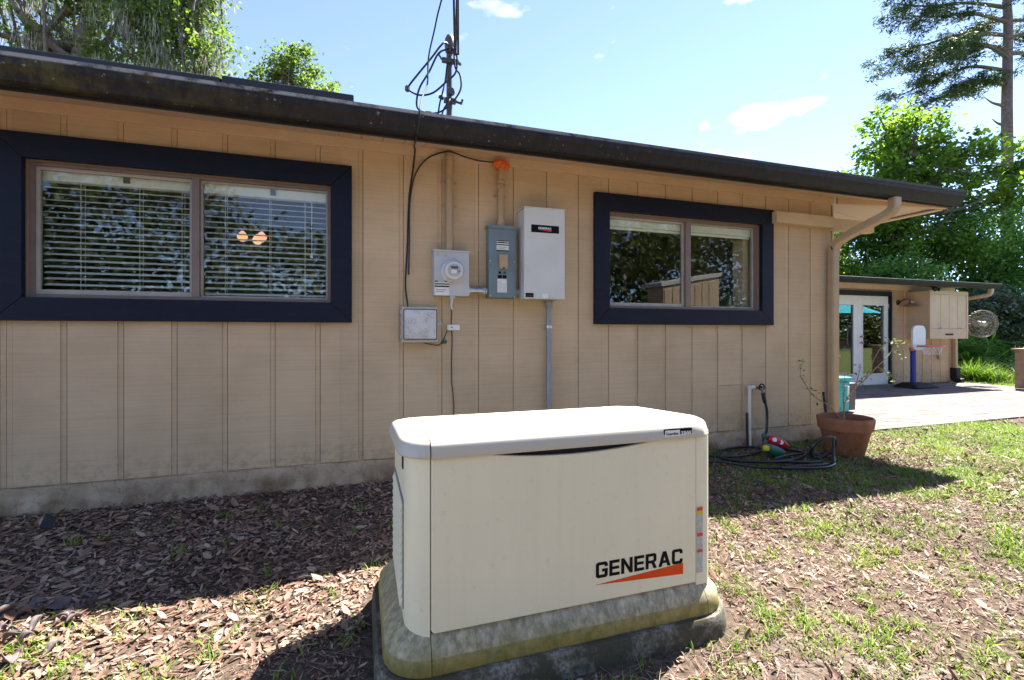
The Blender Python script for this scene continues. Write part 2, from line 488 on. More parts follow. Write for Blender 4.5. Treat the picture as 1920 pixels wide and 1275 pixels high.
def leaf_mat(name, stops, trans=0.35, rough=0.5, spec=0.25):
    m = bpy.data.materials.new(name); m.use_nodes = True
    nt = m.node_tree
    b = nt.nodes['Principled BSDF']
    out = nt.nodes['Material Output']
    g = nt.nodes.new('ShaderNodeNewGeometry')
    v = position(nt)
    cl = noise(nt, v, 0.9, 3, 0.5)
    ad = nt.nodes.new('ShaderNodeMath'); ad.operation = 'MULTIPLY_ADD'
    ad.inputs[1].default_value = 0.62
    sc = nt.nodes.new('ShaderNodeMath'); sc.operation = 'MULTIPLY_ADD'
    sc.inputs[1].default_value = 0.9; sc.inputs[2].default_value = -0.26
    nt.links.new(cl, sc.inputs[0])
    nt.links.new(g.outputs['Random Per Island'], ad.inputs[0]); nt.links.new(sc.outputs[0], ad.inputs[2])
    c = ramp(nt, ad.outputs[0], stops)
    nt.links.new(c, b.inputs['Base Color'])
    b.inputs['Roughness'].default_value = rough
    b.inputs['Specular IOR Level'].default_value = spec
    if trans > 0:
        t = nt.nodes.new('ShaderNodeBsdfTranslucent')
        br = mixc(nt, 1.0, c, (1.5, 1.55, 0.75), 'MULTIPLY')
        nt.links.new(br, t.inputs['Color'])
        mx = nt.nodes.new('ShaderNodeMixShader'); mx.inputs['Fac'].default_value = trans
        nt.links.new(b.outputs[0], mx.inputs[1]); nt.links.new(t.outputs[0], mx.inputs[2])
        nt.links.new(mx.outputs[0], out.inputs['Surface'])
    return m
M['leaf_mid'] = leaf_mat('leaf_mid_green', [(0.1, (0.042, 0.085, 0.015)), (0.5, (0.125, 0.215, 0.036)), (0.9, (0.27, 0.37, 0.055))], 0.55)
M['leaf_bright'] = leaf_mat('leaf_bright_green', [(0.1, (0.05, 0.10, 0.015)), (0.5, (0.125, 0.215, 0.036)), (0.9, (0.21, 0.32, 0.06))], 0.6)
M['leaf_dark'] = leaf_mat('leaf_dark_green', [(0.1, (0.03, 0.075, 0.024)), (0.5, (0.11, 0.225, 0.06)), (0.9, (0.24, 0.38, 0.10))], 0.55)
M['leaf_olive'] = leaf_mat('leaf_olive', [(0.1, (0.03, 0.042, 0.016)), (0.5, (0.07, 0.092, 0.034)), (0.9, (0.15, 0.18, 0.07))], 0.3)
M['leaf_blue'] = leaf_mat('leaf_grey_green', [(0.1, (0.05, 0.075, 0.05)), (0.5, (0.11, 0.145, 0.10)), (0.9, (0.19, 0.225, 0.16))], 0.25)
M['leaf_oak'] = leaf_mat('leaf_oak', [(0.1, (0.04, 0.07, 0.016)), (0.5, (0.10, 0.16, 0.04)), (0.9, (0.19, 0.26, 0.065))], 0.55)
M['needle'] = leaf_mat('pine_needle', [(0.1, (0.018, 0.04, 0.016)), (0.5, (0.035, 0.07, 0.025)), (0.9, (0.07, 0.11, 0.04))], 0.25)
M['moss'] = leaf_mat('grey_moss', [(0.1, (0.17, 0.175, 0.16)), (0.5, (0.28, 0.285, 0.265)), (0.9, (0.40, 0.40, 0.385))], 0.4)
M['grass'] = leaf_mat('grass_blade', [(0.05, (0.08, 0.125, 0.022)), (0.4, (0.15, 0.24, 0.036)), (0.75, (0.24, 0.33, 0.055)), (1.0, (0.36, 0.33, 0.12))], 0.35)
M['dead_leaf'] = leaf_mat('dead_leaf', [(0.0, (0.045, 0.023, 0.016)), (0.3, (0.155, 0.085, 0.060)), (0.52, (0.25, 0.155, 0.112)), (0.72, (0.33, 0.225, 0.165)), (0.95, (0.46, 0.345, 0.265))], 0.0, 0.6)
M['twig'] = simple('grey_twig', (0.20, 0.165, 0.14), 0.9, var=0.3, vs=20)
M['rose_leaf'] = leaf_mat('rose_leaf', [(0.1, (0.06, 0.10, 0.03)), (0.6, (0.14, 0.19, 0.06)), (0.95, (0.26, 0.22, 0.10))], 0.4)
M['bark'] = simple('oak_bark', (0.13, 0.105, 0.085), 0.95, var=0.4, vs=10, bs=0.9, bscale=25)
M['pine_bark'] = simple('pine_bark', (0.15, 0.105, 0.095), 0.95, var=0.4, vs=8, bs=0.9, bscale=20)
M['grey_debris'] = simple('purple_brown_leaf', (0.12, 0.088, 0.085), 0.7, var=0.5, vs=18, bs=0.4, bscale=40)

def emit_mat(name, col, st):
    m, nt, b = new_mat(name)
    b.inputs['Base Color'].default_value = (0.8, 0.6, 0.4, 1)
    b.inputs['Emission Color'].default_value = c4(col)
    b.inputs['Emission Strength'].default_value = st
    return m
M['lamp_glow'] = emit_mat('lit_lamp_shade', (1.0, 0.46, 0.26), 0.17)

# ------------------------------------------------------------------ geometry helpers
LOC = {}

class MB:
    def __init__(s):
        s.v = []; s.f = []
    def add(s, vs, fs):
        o = len(s.v)
        s.v += [tuple(p) for p in vs]
        s.f += [tuple(i + o for i in f) for f in fs]
        return s
    def box(s, x0, x1, y0, y1, z0, z1):
        return s.add([(x0, y0, z0), (x1, y0, z0), (x1, y1, z0), (x0, y1, z0), (x0, y0, z1), (x1, y0, z1), (x1, y1, z1), (x0, y1, z1)],
                     [(3, 2, 1, 0), (4, 5, 6, 7), (0, 1, 5, 4), (1, 2, 6, 5), (2, 3, 7, 6), (3, 0, 4, 7)])
    def prism(s, poly, axis, a, b):
        """poly: 2-D outline; axis 'x' (poly is y,z), 'y' (poly is x,z), 'z' (poly is x,y)."""
        n = len(poly)
        mk = {'x': lambda p, t: (t, p[0], p[1]), 'y': lambda p, t: (p[0], t, p[1]), 'z': lambda p, t: (p[0], p[1], t)}[axis]
        vs = [mk(p, a) for p in poly] + [mk(p, b) for p in poly]
        fs = [tuple(range(n)), tuple(range(2 * n - 1, n - 1, -1))]
        fs += [(i, i + n, (i + 1) % n + n, (i + 1) % n) for i in range(n)]
        return s.add(vs, fs)
    def tube(s, pts, rad, seg=8, cap=True):
        pts = [Vector(p) for p in pts]
        n = len(pts)
        rs = rad if isinstance(rad, (list, tuple)) else [rad] * n
        t0 = (pts[1] - pts[0]).normalized()
        up = Vector((0, 0, 1)) if abs(t0.z) < 0.9 else Vector((1, 0, 0))
        nrm = t0.cross(up).normalized()
        vs = []
        for i, p in enumerate(pts):
            t = (pts[min(i + 1, n - 1)] - pts[max(i - 1, 0)])
            t = t.normalized() if t.length > 1e-9 else t0
            nrm = (nrm - t * nrm.dot(t))
            nrm = nrm.normalized() if nrm.length > 1e-6 else t.orthogonal().normalized()
            bn = t.cross(nrm)
            for k in range(seg):
                a = 2 * PI * k / seg
                vs.append(p + (nrm * math.cos(a) + bn * math.sin(a)) * rs[i])
        fs = [(i * seg + k, i * seg + (k + 1) % seg, (i + 1) * seg + (k + 1) % seg, (i + 1) * seg + k) for i in range(n - 1) for k in range(seg)]
        if cap:
            fs.append(tuple(range(seg - 1, -1, -1)))
            fs.append(tuple((n - 1) * seg + k for k in range(seg)))
        return s.add(vs, fs)
    def lathe(s, prof, c, seg=24, axis='z'):
        n = len(prof); vs = []
        for (r, h) in prof:
            for k in range(seg):
                a = 2 * PI * k / seg
                x, y = r * math.cos(a), r * math.sin(a)
                vs.append((c[0] + x, c[1] + y, c[2] + h) if axis == 'z' else ((c[0] + x, c[1] - h, c[2] + y) if axis == 'y' else (c[0] + h, c[1] + x, c[2] + y)))
        fs = [(i * seg + k, i * seg + (k + 1) % seg, (i + 1) * seg + (k + 1) % seg, (i + 1) * seg + k) for i in range(n - 1) for k in range(seg)]
        if prof[0][0] > 1e-4: fs.append(tuple(range(seg - 1, -1, -1)))
        if prof[-1][0] > 1e-4: fs.append(tuple((n - 1) * seg + k for k in range(seg)))
        return s.add(vs, fs)
    def loft(s, rings, cap=True):
        m = len(rings[0]); n = len(rings); vs = [p for r in rings for p in r]
        fs = [(i * m + k, i * m + (k + 1) % m, (i + 1) * m + (k + 1) % m, (i + 1) * m + k) for i in range(n - 1) for k in range(m)]
        if cap:
            fs.append(tuple(range(m - 1, -1, -1))); fs.append(tuple((n - 1) * m + k for k in range(m)))
        return s.add(vs, fs)
    def build(s, name, mat, parent=None, smooth=False, bev=0.0, seg=2, cut=None):
        me = bpy.data.meshes.new(name)
        me.from_pydata(s.v, [], s.f)
        bm = bmesh.new(); bm.from_mesh(me)
        if cut:
            for (co, no) in cut:
                g = bmesh.ops.bisect_plane(bm, geom=bm.verts[:] + bm.edges[:] + bm.faces[:], plane_co=co, plane_no=no, clear_outer=True)
                ed = [e for e in g['geom_cut'] if isinstance(e, bmesh.types.BMEdge)]
                if ed: bmesh.ops.holes_fill(bm, edges=ed)
        bmesh.ops.remove_doubles(bm, verts=bm.verts, dist=1e-6)
        bmesh.ops.recalc_face_normals(bm, faces=bm.faces)
        bm.to_mesh(me); bm.free()
        return link(name, me, mat, parent, smooth, bev, seg)

def link(name, me, mat, parent=None, smooth=False, bev=0.0, seg=2, centre=None):
    n = len(me.vertices)
    co = np.empty(n * 3); me.vertices.foreach_get('co', co); co = co.reshape(-1, 3)
    if centre is None:
        c = (co.min(0) + co.max(0)) / 2
        if parent is None: c[2] = co[:, 2].min()
    else: c = np.array(centre, float)
    me.vertices.foreach_set('co', (co - c).ravel()); me.update()
    if mat is not None and not me.materials: me.materials.append(mat)
    if smooth: me.polygons.foreach_set('use_smooth', [True] * len(me.polygons))
    o = bpy.data.objects.new(name, me); COL.objects.link(o)
    put(o, c, parent)
    if bev:
        b = o.modifiers.new('bevel', 'BEVEL'); b.width = bev; b.segments = seg; b.limit_method = 'ANGLE'; b.angle_limit = R(40)
    if smooth and not bev:
        e = o.modifiers.new('edges', 'EDGE_SPLIT'); e.split_angle = R(42)
    return o

def put(o, c, parent):
    LOC[o] = np.array(c, float)
    if parent is not None:
        o.parent = parent; o.location = tuple(np.array(c, float) - LOC[parent])
    else: o.location = tuple(c)

def piece(name, me, c, parent):
    """an object that shares mesh data with its like, centred on c"""
    o = bpy.data.objects.new(name, me); COL.objects.link(o); put(o, c, parent); return o

_boxes = {}
def bx(name, x0, x1, y0, y1, z0, z1, mat, parent, bev=0.0):
    k = (round(x1 - x0, 4), round(y1 - y0, 4), round(z1 - z0, 4), mat.name, bev)
    if k not in _boxes:
        o = MB().box(x0, x1, y0, y1, z0, z1).build(name, mat, parent, bev=bev)
        _boxes[k] = o.data; return o
    o = piece(name, _boxes[k], ((x0 + x1) / 2, (y0 + y1) / 2, (z0 + z1) / 2), parent)
    if bev:
        b = o.modifiers.new('bevel', 'BEVEL'); b.width = bev; b.segments = 2; b.limit_method = 'ANGLE'
    return o

def thing(name, label, cat, loc, group=None):
    o = bpy.data.objects.new(name, None); COL.objects.link(o); o.empty_display_size = 0.1
    put(o, loc, None); return tag(o, label, cat, group)

def tag(o, label, cat, group=None):
    o['label'] = label; o['category'] = cat
    if group: o['group'] = group
    return o

def kind(o, k):
    o['kind'] = k; return o

def arrays(name, V, F, mat, parent=None, centre=None, smooth=False):
    me = bpy.data.meshes.new(name)
    V = np.ascontiguousarray(V, dtype=np.float32); F = np.ascontiguousarray(F, dtype=np.int32)
    k = F.shape[1]
    me.vertices.add(len(V)); me.vertices.foreach_set('co', V.ravel())
    me.loops.add(F.size); me.loops.foreach_set('vertex_index', F.ravel())
    me.polygons.add(len(F)); me.polygons.foreach_set('loop_start', np.arange(0, F.size, k, dtype=np.int32))
    me.update(calc_edges=True)
    return link(name, me, mat, parent, smooth=False, centre=centre)

def scatter(tV, tF, pos, rot, scl):
    """tV (n,3) template, pos (m,3), rot (m,3,3), scl (m,) or (m,3)"""
    m = len(pos); n = len(tV)
    s = scl[:, None, None] if scl.ndim == 1 else scl[:, None, :]
    P = tV[None] * s
    P = np.einsum('mij,mnj->mni', rot, P) + pos[:, None, :]
    F = (tF[None] + (np.arange(m) * n)[:, None, None]).reshape(-1, tF.shape[1])
    return P.reshape(-1, 3), F

def rots(yaw, pitch, roll):
    cy, sy, cp, sp, cr, sr = np.cos(yaw), np.sin(yaw), np.cos(pitch), np.sin(pitch), np.cos(roll), np.sin(roll)
    z = np.zeros_like(yaw); o = np.ones_like(yaw)
    Z = np.stack([np.stack([cy, -sy, z], -1), np.stack([sy, cy, z], -1), np.stack([z, z, o], -1)], -2)
    Y = np.stack([np.stack([cp, z, sp], -1), np.stack([z, o, z], -1), np.stack([-sp, z, cp], -1)], -2)
    X = np.stack([np.stack([o, z, z], -1), np.stack([z, cr, -sr], -1), np.stack([z, sr, cr], -1)], -2)
    return Z @ Y @ X

def text(s, size, mat, origin, parent, name='lettering', bold=0.0, ext=0.0006, sx=1.0, align='LEFT'):
    cu = bpy.data.curves.new(name, 'FONT'); cu.body = s; cu.size = size; cu.offset = bold; cu.extrude = ext; cu.align_x = align
    cu.resolution_u = 3
    o = bpy.data.objects.new('tmp', cu); COL.objects.link(o)
    dg = bpy.context.evaluated_depsgraph_get()
    me = bpy.data.meshes.new_from_object(o.evaluated_get(dg))
    bpy.data.objects.remove(o)
    me.materials.clear()
    me.transform(Matrix.Translation(origin) @ Matrix.Rotation(R(90), 4, 'X') @ Matrix.Diagonal((sx, 1, 1, 1)))
    return link(name, me, mat, parent)

LETTERS = {
 'G': [[(.12,0),(.72,0),(.84,.12),(.84,.56),(.44,.56),(.44,.38),(.62,.38),(.62,.19),(.24,.19),(.22,.21),(.22,.79),(.24,.81),(.60,.81),(.62,.79),(.62,.70),(.84,.70),(.84,.88),(.72,1),(.12,1),(0,.88),(0,.12)]],
 'E': [[(0,0),(.74,0),(.74,.19),(.22,.19),(.22,.41),(.70,.41),(.70,.59),(.22,.59),(.22,.81),(.74,.81),(.74,1),(0,1)]],
 'N': [[(0,0),(.22,0),(.22,.64),(.62,0),(.84,0),(.84,1),(.62,1),(.62,.36),(.22,1),(0,1)]],
 'R': [[(0,0),(.22,0),(.22,.36),(.44,.36),(.60,0),(.86,0),(.66,.40),(.72,.42),(.82,.52),(.82,.88),(.70,1),(0,1)], [(.22,.54),(.58,.54),(.60,.56),(.60,.79),(.58,.81),(.22,.81)]],
 'A': [[(0,0),(.24,0),(.32,.22),(.62,.22),(.70,0),(.94,0),(.60,1),(.34,1)], [(.38,.39),(.56,.39),(.47,.68)]],
 'C': [[(.12,0),(.72,0),(.84,.12),(.84,.32),(.62,.32),(.62,.21),(.60,.19),(.24,.19),(.22,.21),(.22,.79),(.24,.81),(.60,.81),(.62,.79),(.62,.68),(.84,.68),(.84,.88),(.72,1),(.12,1),(0,.88),(0,.12)]]}
def block_text(s, x0, x1, z0, h, y, mat, parent, name='lettering', ext=0.0005):
    """heavy square lettering on a face that looks to -y"""
    cu = bpy.data.curves.new(name, 'CURVE'); cu.dimensions = '2D'; cu.fill_mode = 'BOTH'; cu.extrude = ext
    wd = {'G': .84, 'E': .74, 'N': .84, 'R': .86, 'A': .94, 'C': .84}
    tot = sum(wd[c] for c in s) + 0.12 * (len(s) - 1)
    k = (x1 - x0) / tot; u = 0
    for c in s:
        for sp in LETTERS[c]:
            q = cu.splines.new('POLY'); q.points.add(len(sp) - 1); q.use_cyclic_u = True
            for p, (a, b) in zip(q.points, sp): p.co = (x0 + (u + a) * k, z0 + b * h, 0, 1)
        u += wd[c] + 0.12
    o = bpy.data.objects.new('tmp', cu); COL.objects.link(o)
    me = bpy.data.meshes.new_from_object(o.evaluated_get(bpy.context.evaluated_depsgraph_get()))
    bpy.data.objects.remove(o); me.materials.clear()
    me.transform(Matrix.Translation((0, y, 0)) @ Matrix.Rotation(R(90), 4, 'X'))
    return link(name, me, mat, parent)

def rrect(w, d, r, z, cx=0, cy=0, n=6):
    pts = []
    for (sx, sy, a0) in ((1, -1, -90), (1, 1, 0), (-1, 1, 90), (-1, -1, 180)):
        for k in range(n + 1):
            a = R(a0 + 90 * k / n)
            pts.append((cx + sx * (w / 2 - r) + r * math.cos(a), cy + sy * (d / 2 - r) + r * math.sin(a), z))
    return pts

def spline(pts, n=8):
    """Catmull-Rom through pts"""
    P = [Vector(p) for p in pts]; P = [P[0] * 2 - P[1]] + P + [P[-1] * 2 - P[-2]]
    out = []
    for i in range(1, len(P) - 2):
        for k in range(n):
            t = k / n
            out.append(0.5 * ((2 * P[i]) + (P[i + 1] - P[i - 1]) * t + (2 * P[i - 1] - 5 * P[i] + 4 * P[i + 1] - P[i + 2]) * t * t + (3 * P[i] - P[i - 1] - 3 * P[i + 1] + P[i + 2]) * t ** 3))
    out.append(P[-2]); return out

# ------------------------------------------------------------------ ground
def hgt(x, y):
    return 0.018 * np.sin(x * 1.7 + 0.6 * y) * np.cos(y * 1.3 - 0.4 * x) + 0.010 * np.sin(x * 4.3 + 1) * np.sin(y * 3.9)
def ground_z(x, y):
    """gentle lumps on the lawn that die out at walls, the pad and the patio"""
    x = np.asarray(x, float); y = np.asarray(y, float)
    k = np.clip((3.75 - y) / 0.8, 0, 1) * np.clip(1 - (np.abs(x) - 9) / 5, 0, 1) * np.clip((y + 3) / 3, 0, 1)
    g = np.clip((np.maximum(np.abs(x - .70) - .66, np.abs(y - 1.755) - .40)) / 0.35, 0, 1)
    m = np.clip(1 - np.maximum(np.abs(x - .70) - .66, np.abs(y - 1.755) - .38) / 0.9, 0, 1)
    return hgt(x, y) * k * (0.25 + 0.75 * g) + 0.032 * m * m * (3 - 2 * m)
xs = np.concatenate([[-600, -200, -80, -30, -12], np.arange(-6, 10.01, 0.1), np.arange(10.5, 20, 1), [30, 60, 150, 300, 700]])
ys = np.concatenate([[-600, -200, -60, -20, -8, -4, -1.5], np.arange(-0.5, 4.01, 0.1), np.arange(4.6, 12, 1), [15, 30, 60, 150, 300, 800]])
gx, gy = np.meshgrid(xs, ys, indexing='ij')
gz = ground_z(gx, gy)
V = np.stack([gx, gy, gz], -1).reshape(-1, 3)
ni, nj = gx.shape
I, J = np.meshgrid(np.arange(ni - 1), np.arange(nj - 1), indexing='ij')
q = (I * nj + J).ravel()
F = np.stack([q, q + nj, q + nj + 1, q + 1], -1)
gobj = arrays('ground', V, F, M['ground'], centre=(0, 0, 0)); kind(gobj, 'structure')
gobj.data.polygons.foreach_set('use_smooth', [True] * len(gobj.data.polygons))

# ------------------------------------------------------------------ patio of brick pavers
px0, px1, py0, py1 = 5.2, 13.15, 3.86, 7.09
patio = MB().box(px0, px1, py0, py1, -0.06, 0.012).build('patio', M['joint']); kind(patio, 'structure')
PW, PD, gap = 0.30, 0.15, 0.007
pav = []
rows = int((py1 - py0) / PD)
for j in range(rows):
    off = (j % 2) * PW / 2
    x = px0 - off
    while x < px1:
        a, b = max(x, px0), min(x + PW, px1)
        if b - a > 0.08: pav.append((a + gap / 2, b - gap / 2, py0 + j * PD + gap / 2, py0 + (j + 1) * PD - gap / 2))
        x += PW
def pv_key(p):
    cx, cy = (p[0] + p[1]) / 2, (p[2] + p[3]) / 2
    t = 0.307 * cx + 0.9516 * cy; r = 0.9516 * cx - 0.307 * cy
    vis = 0.70 < r / t < 1.13
    return (0 if vis else 1, t)
pav.sort(key=pv_key)
rest = MB()
for i, (a, b, c, d) in enumerate(pav):
    dz = random.uniform(-0.0015, 0.002)
    if i < 290:
        k = ('paver', round(b - a, 3))
        if k not in _boxes:
            o = MB().box(a, b, c, d, -0.03, 0.022).build('paver', M['paver'], patio); _boxes[k] = o.data
        else:
            o = piece('paver', _boxes[k], ((a + b) / 2, (c + d) / 2, -0.004), patio)
        o.location.z += dz
    else:
        rest.box(a, b, c, d, -0.03, 0.022 + dz)
kind(rest.build('paver_field', M['paver'], patio), 'stuff')

# ------------------------------------------------------------------ the house
house = thing('house', 'long low tan house with board siding, navy window trim and dark gutter', 'house', (0.5, 6.5, 0))
YW = 3.75
XL, XR = -4.7, 4.90
Z0, Z1 = 0.18, 2.57
WINS = [(-2.185, -0.078, 1.237, 2.424), (1.978, 4.03, 1.237, 2.424)]
OPEN = [(-2.034, -0.232, 1.39, 2.262), (2.132, 3.876, 1.39, 2.262)]
wall = MB()
wy0, wy1 = YW + 0.012, YW + 0.13
xc = XL
for (a, b, c, d) in OPEN:
    wall.box(xc, a, wy0, wy1, Z0, 2.64); wall.box(a, b, wy0, wy1, Z0, c); wall.box(a, b, wy0, wy1, d, 2.64); xc = b
wall.box(xc, XR - 0.012, wy0, wy1, Z0, 2.64)
wall.build('wall', M['sheath'], house)
bx('wall', XR - 0.12, XR - 0.012, wy1, 8.0, Z0, 2.64, M['sheath'], house)
bx('wall', XL, XL + 0.1, wy1, 8.0, Z0, 2.64, M['sheath'], house)
GW = 0.036
def siding(x0, x1, z0, z1):
    if x1 - x0 > 0.012 and z1 - z0 > 0.02:
        bx('siding_board', x0, x1, YW, YW + 0.014, z0, z1, M['siding'], house, bev=0.002)
k = math.ceil((XL - 0.004) / 0.3053)
edges = []
while 0.004 + 0.3053 * k < XR:
    edges.append(0.004 + 0.3053 * k); k += 1
for i, g in enumerate(edges):
    a, b = g, min(g + 0.3053 - GW, XR)
    done = False
    for (o0, o1, oz0, oz1) in OPEN:
        p0, p1 = o0 - 0.07, o1 + 0.07
        if b > p0 and a < p1:
            siding(a, min(b, p0), Z0, Z1); siding(max(a, p1), b, Z0, Z1)
            m0, m1 = max(a, p0), min(b, p1)
            if 3.36 < (m0 + m1) / 2 < 3.6:
                siding(m0, m1, Z0, 0.632); siding(m0, m1, 0.636, oz0 - 0.08)
            else:
                siding(m0, m1, Z0, oz0 - 0.08)
            siding(m0, m1, oz1 + 0.08, Z1); done = True
    if not done: siding(a, b, Z0, Z1)
    ga, gb = b + 0.0009, b + GW - 0.0048
    for (z0, z1) in ([(Z0, Z1)] if not any(o0 - .02 < (ga + gb) / 2 < o1 + .02 for (o0, o1, _, _) in OPEN) else [(Z0, 1.31), (2.34, Z1)]):
        if gb < XR: bx('groove_strip', ga, gb, YW + 0.006, YW + 0.0125, z0, z1, M['siding'], house)
bx('corner_trim', XR, XR + 0.02, YW + 0.002, YW + 0.09, Z0, 2.56, M['tan'], house)
# side wall boards round the corner
for i in range(13):
    y = YW + 0.10 + i * 0.3053
    bx('siding_board', XR - 0.012, XR + 0.003, y, y + 0.3053 - GW, Z0, 2.62, M['siding'], house, bev=0.002)
bx('frieze_board', XL, XR, YW - 0.018, YW + 0.012, 2.568, 2.655, M['tan'], house, bev=0.003)
# foundation, rough plaster
fx = np.arange(XL, XR + 0.01, 0.035); fz = np.linspace(-0.12, 0.179, 12)
FX, FZ = np.meshgrid(fx, fz, indexing='ij')
rz = rng.normal(0, 1, FX.shape)
sm = (rz + np.roll(rz, 1, 0) + np.roll(rz, -1, 0) + np.roll(rz, 2, 0) + np.roll(rz, 1, 1) + np.roll(rz, -1, 1)) / 3.0
FY = YW + 0.010 - 0.006 * sm - 0.016 * (np.sin(FX * 3.1 + 2 * np.sin(FX * 1.3)) * np.sin(FZ * 22 + FX * 4) > 0.45) + 0.006 * np.sin(FX * 2.3) - 0.012 * (1 - (FZ + 0.12) / 0.3)
FY[:, -1] += 0.006
vf = np.stack([FX, FY, FZ], -1).reshape(-1, 3)
ni, nj = FX.shape
I, J = np.meshgrid(np.arange(ni - 1), np.arange(nj - 1), indexing='ij'); q = (I * nj + J).ravel()
fo = arrays('foundation', vf, np.stack([q, q + nj, q + nj + 1, q + 1], -1), M['foundation'], house)
bx('foundation', XL, XR - 0.004, YW + 0.05, 8.0, -0.12, 0.178, M['foundation'], house)

# roof: eave overhang, soffit boards, gutter, rake
YE = 3.25                      # fascia line
SL = 0.31                      # pitch of the underside
XRK = 5.93                     # rake end
def sofz(y): return 2.492 + SL * (y - YE)
sb = MB().add([(0, YE, sofz(YE)), (0.148, YE, sofz(YE)), (0.148, YW - 0.01, sofz(YW - 0.01)), (0, YW - 0.01, sofz(YW - 0.01)),
               (0, YE, sofz(YE) + .016), (0.148, YE, sofz(YE) + .016), (0.148, YW - 0.01, sofz(YW - 0.01) + .016), (0, YW - 0.01, sofz(YW - 0.01) + .016)],
              [(3, 2, 1, 0), (4, 5, 6, 7), (0, 1, 5, 4), (1, 2, 6, 5), (2, 3, 7, 6), (3, 0, 4, 7)]).build('soffit_board', M['soffit'], house, bev=0.003)
x = -0.767 - 0.152 * 27
c0 = LOC[sb].copy()
first = True
while x < XR + 0.02:
    if first:
        LOC[sb][0] = x + 0.074; sb.location.x = x + 0.074 - LOC[house][0]; first = False
    else:
        o = piece('soffit_board', sb.data, (x + 0.074, c0[1], c0[2] + random.uniform(-.001, .001)), house)
        o.modifiers.new('bevel', 'BEVEL').width = 0.003
    x += 0.152
YR = 7.2
YB = 2 * YR - YE                  # rear eave
HX = XRK - 3.0                    # where the ridge meets the hip
def hip_roof(name, mat, g, z0, th):
    x0, x1, y0, y1 = XL - 1, XRK + g, YE - g, YB + g
    zr = z0 + SL * (YR - y0)
    lo = [(x0, y0, z0), (x1, y0, z0), (x1, y1, z0), (x0, y1, z0), (x0, YR, zr), (HX, YR, zr)]
    hi = [(a, b, c + th) for a, b, c in lo]
    f = [(0, 1, 5, 4), (1, 2, 5), (2, 3, 4, 5)]
    return MB().add(lo + hi, [tuple(reversed(q)) for q in f] + [tuple(k + 6 for k in q) for q in f] + [(0, 6, 7, 1), (1, 7, 8, 2), (2, 8, 9, 3), (3, 9, 10, 4), (4, 10, 6, 0)]).build(name, mat, house)
hip_roof('roof_deck', M['soffit'], -0.03, sofz(YE) + 0.032, 0.06)
hip_roof('roof', M['shingle'], 0.02, sofz(YE) + 0.118, 0.022)
# underside of the hipped corner: front triangle, side soffit boards, hip rafter
zw = sofz(YW - .01)
A, B = (XR + .02, YW - .01, zw), (XRK, YE, sofz(YE))
def slab(name, pts, th, mat):
    n = len(pts)
    return MB().add([tuple(p) for p in pts] + [(p[0], p[1], p[2] + th) for p in pts], [tuple(range(n - 1, -1, -1)), tuple(range(n, 2 * n))] + [(k, (k + 1) % n, (k + 1) % n + n, k + n) for k in range(n)]).build(name, mat, house)
slab('corner_soffit', [(XR + .035, YE, sofz(YE)), B, (A[0] + .015, A[1], A[2])], .014, M['soffit'])
def side(t, y): return (XR + .02 + (XRK - XR - .02) * t, y, zw + (sofz(YE) - zw) * t)
slab('side_soffit_board', [A, B, side(1, 4.02), side(0, 4.02)], .014, M['pale_soffit'])
for k in range(7):
    slab('side_soffit_board', [side(0, 4.026 + k * .6), side(1, 4.026 + k * .6), side(1, 4.62 + k * .6), side(0, 4.62 + k * .6)], .014, M['pale_soffit'])
d_ = (Vector(B) - Vector(A)); n_ = Vector((-d_.y, d_.x, 0)).normalized() * .022
pa, pb = Vector(A) + d_ * .02, Vector(A) + d_ * .97
MB().add([pa - n_, pb - n_, pb + n_, pa + n_] + [p - Vector((0, 0, h)) for p, h in ((pa - n_, .07), (pb - n_, .02), (pb + n_, .02), (pa + n_, .07))], [(0, 1, 2, 3), (7, 6, 5, 4), (0, 4, 5, 1), (1, 5, 6, 2), (2, 6, 7, 3), (3, 7, 4, 0)]).build('hip_rafter', M['soffit'], house)
bx('side_fascia', XRK + .001, XRK + .03, YE - .02, YB, 2.478, 2.600, M['dark_trim'], house)
bx('side_trim', XRK - .07, XRK - .001, YE + .06, YB, 2.474, 2.488, M['pale_soffit'], house)
bx('fascia_board', XL - 1, XRK, YE - 0.022, YE, 2.482, 2.605, M['dark_trim'], house)
# K-style gutter
gp = [(YE - 0.024, 2.495), (3.165, 2.490), (3.152, 2.500), (3.136, 2.540), (3.118, 2.572), (3.116, 2.600), (3.112, 2.612), (3.112, 2.632), (3.124, 2.634), (3.126, 2.610), (3.134, 2.575), (3.160, 2.504), (YE - 0.03, 2.504), (YE - 0.03, 2.634), (YE - 0.024, 2.634)]
gut = MB()
n = len(gp)
for xe in (XL - 1, 5.94):
    gut.v += [(xe, p[0], p[1]) for p in gp]
gut.f += [(i, (i + 1) % n, (i + 1) % n + n, i + n) for i in range(n)]
gut.f += [tuple(range(n)), tuple(range(2 * n - 1, n - 1, -1))]
gut.build('gutter', M['gutter'], house)
MB().prism([(YE - 0.024, 2.492), (3.165, 2.487), (3.112, 2.60), (3.108, 2.637), (YE - 0.024, 2.637)], 'x', 5.942, 5.950).build('gutter_end_cap', M['dark_trim'], house)
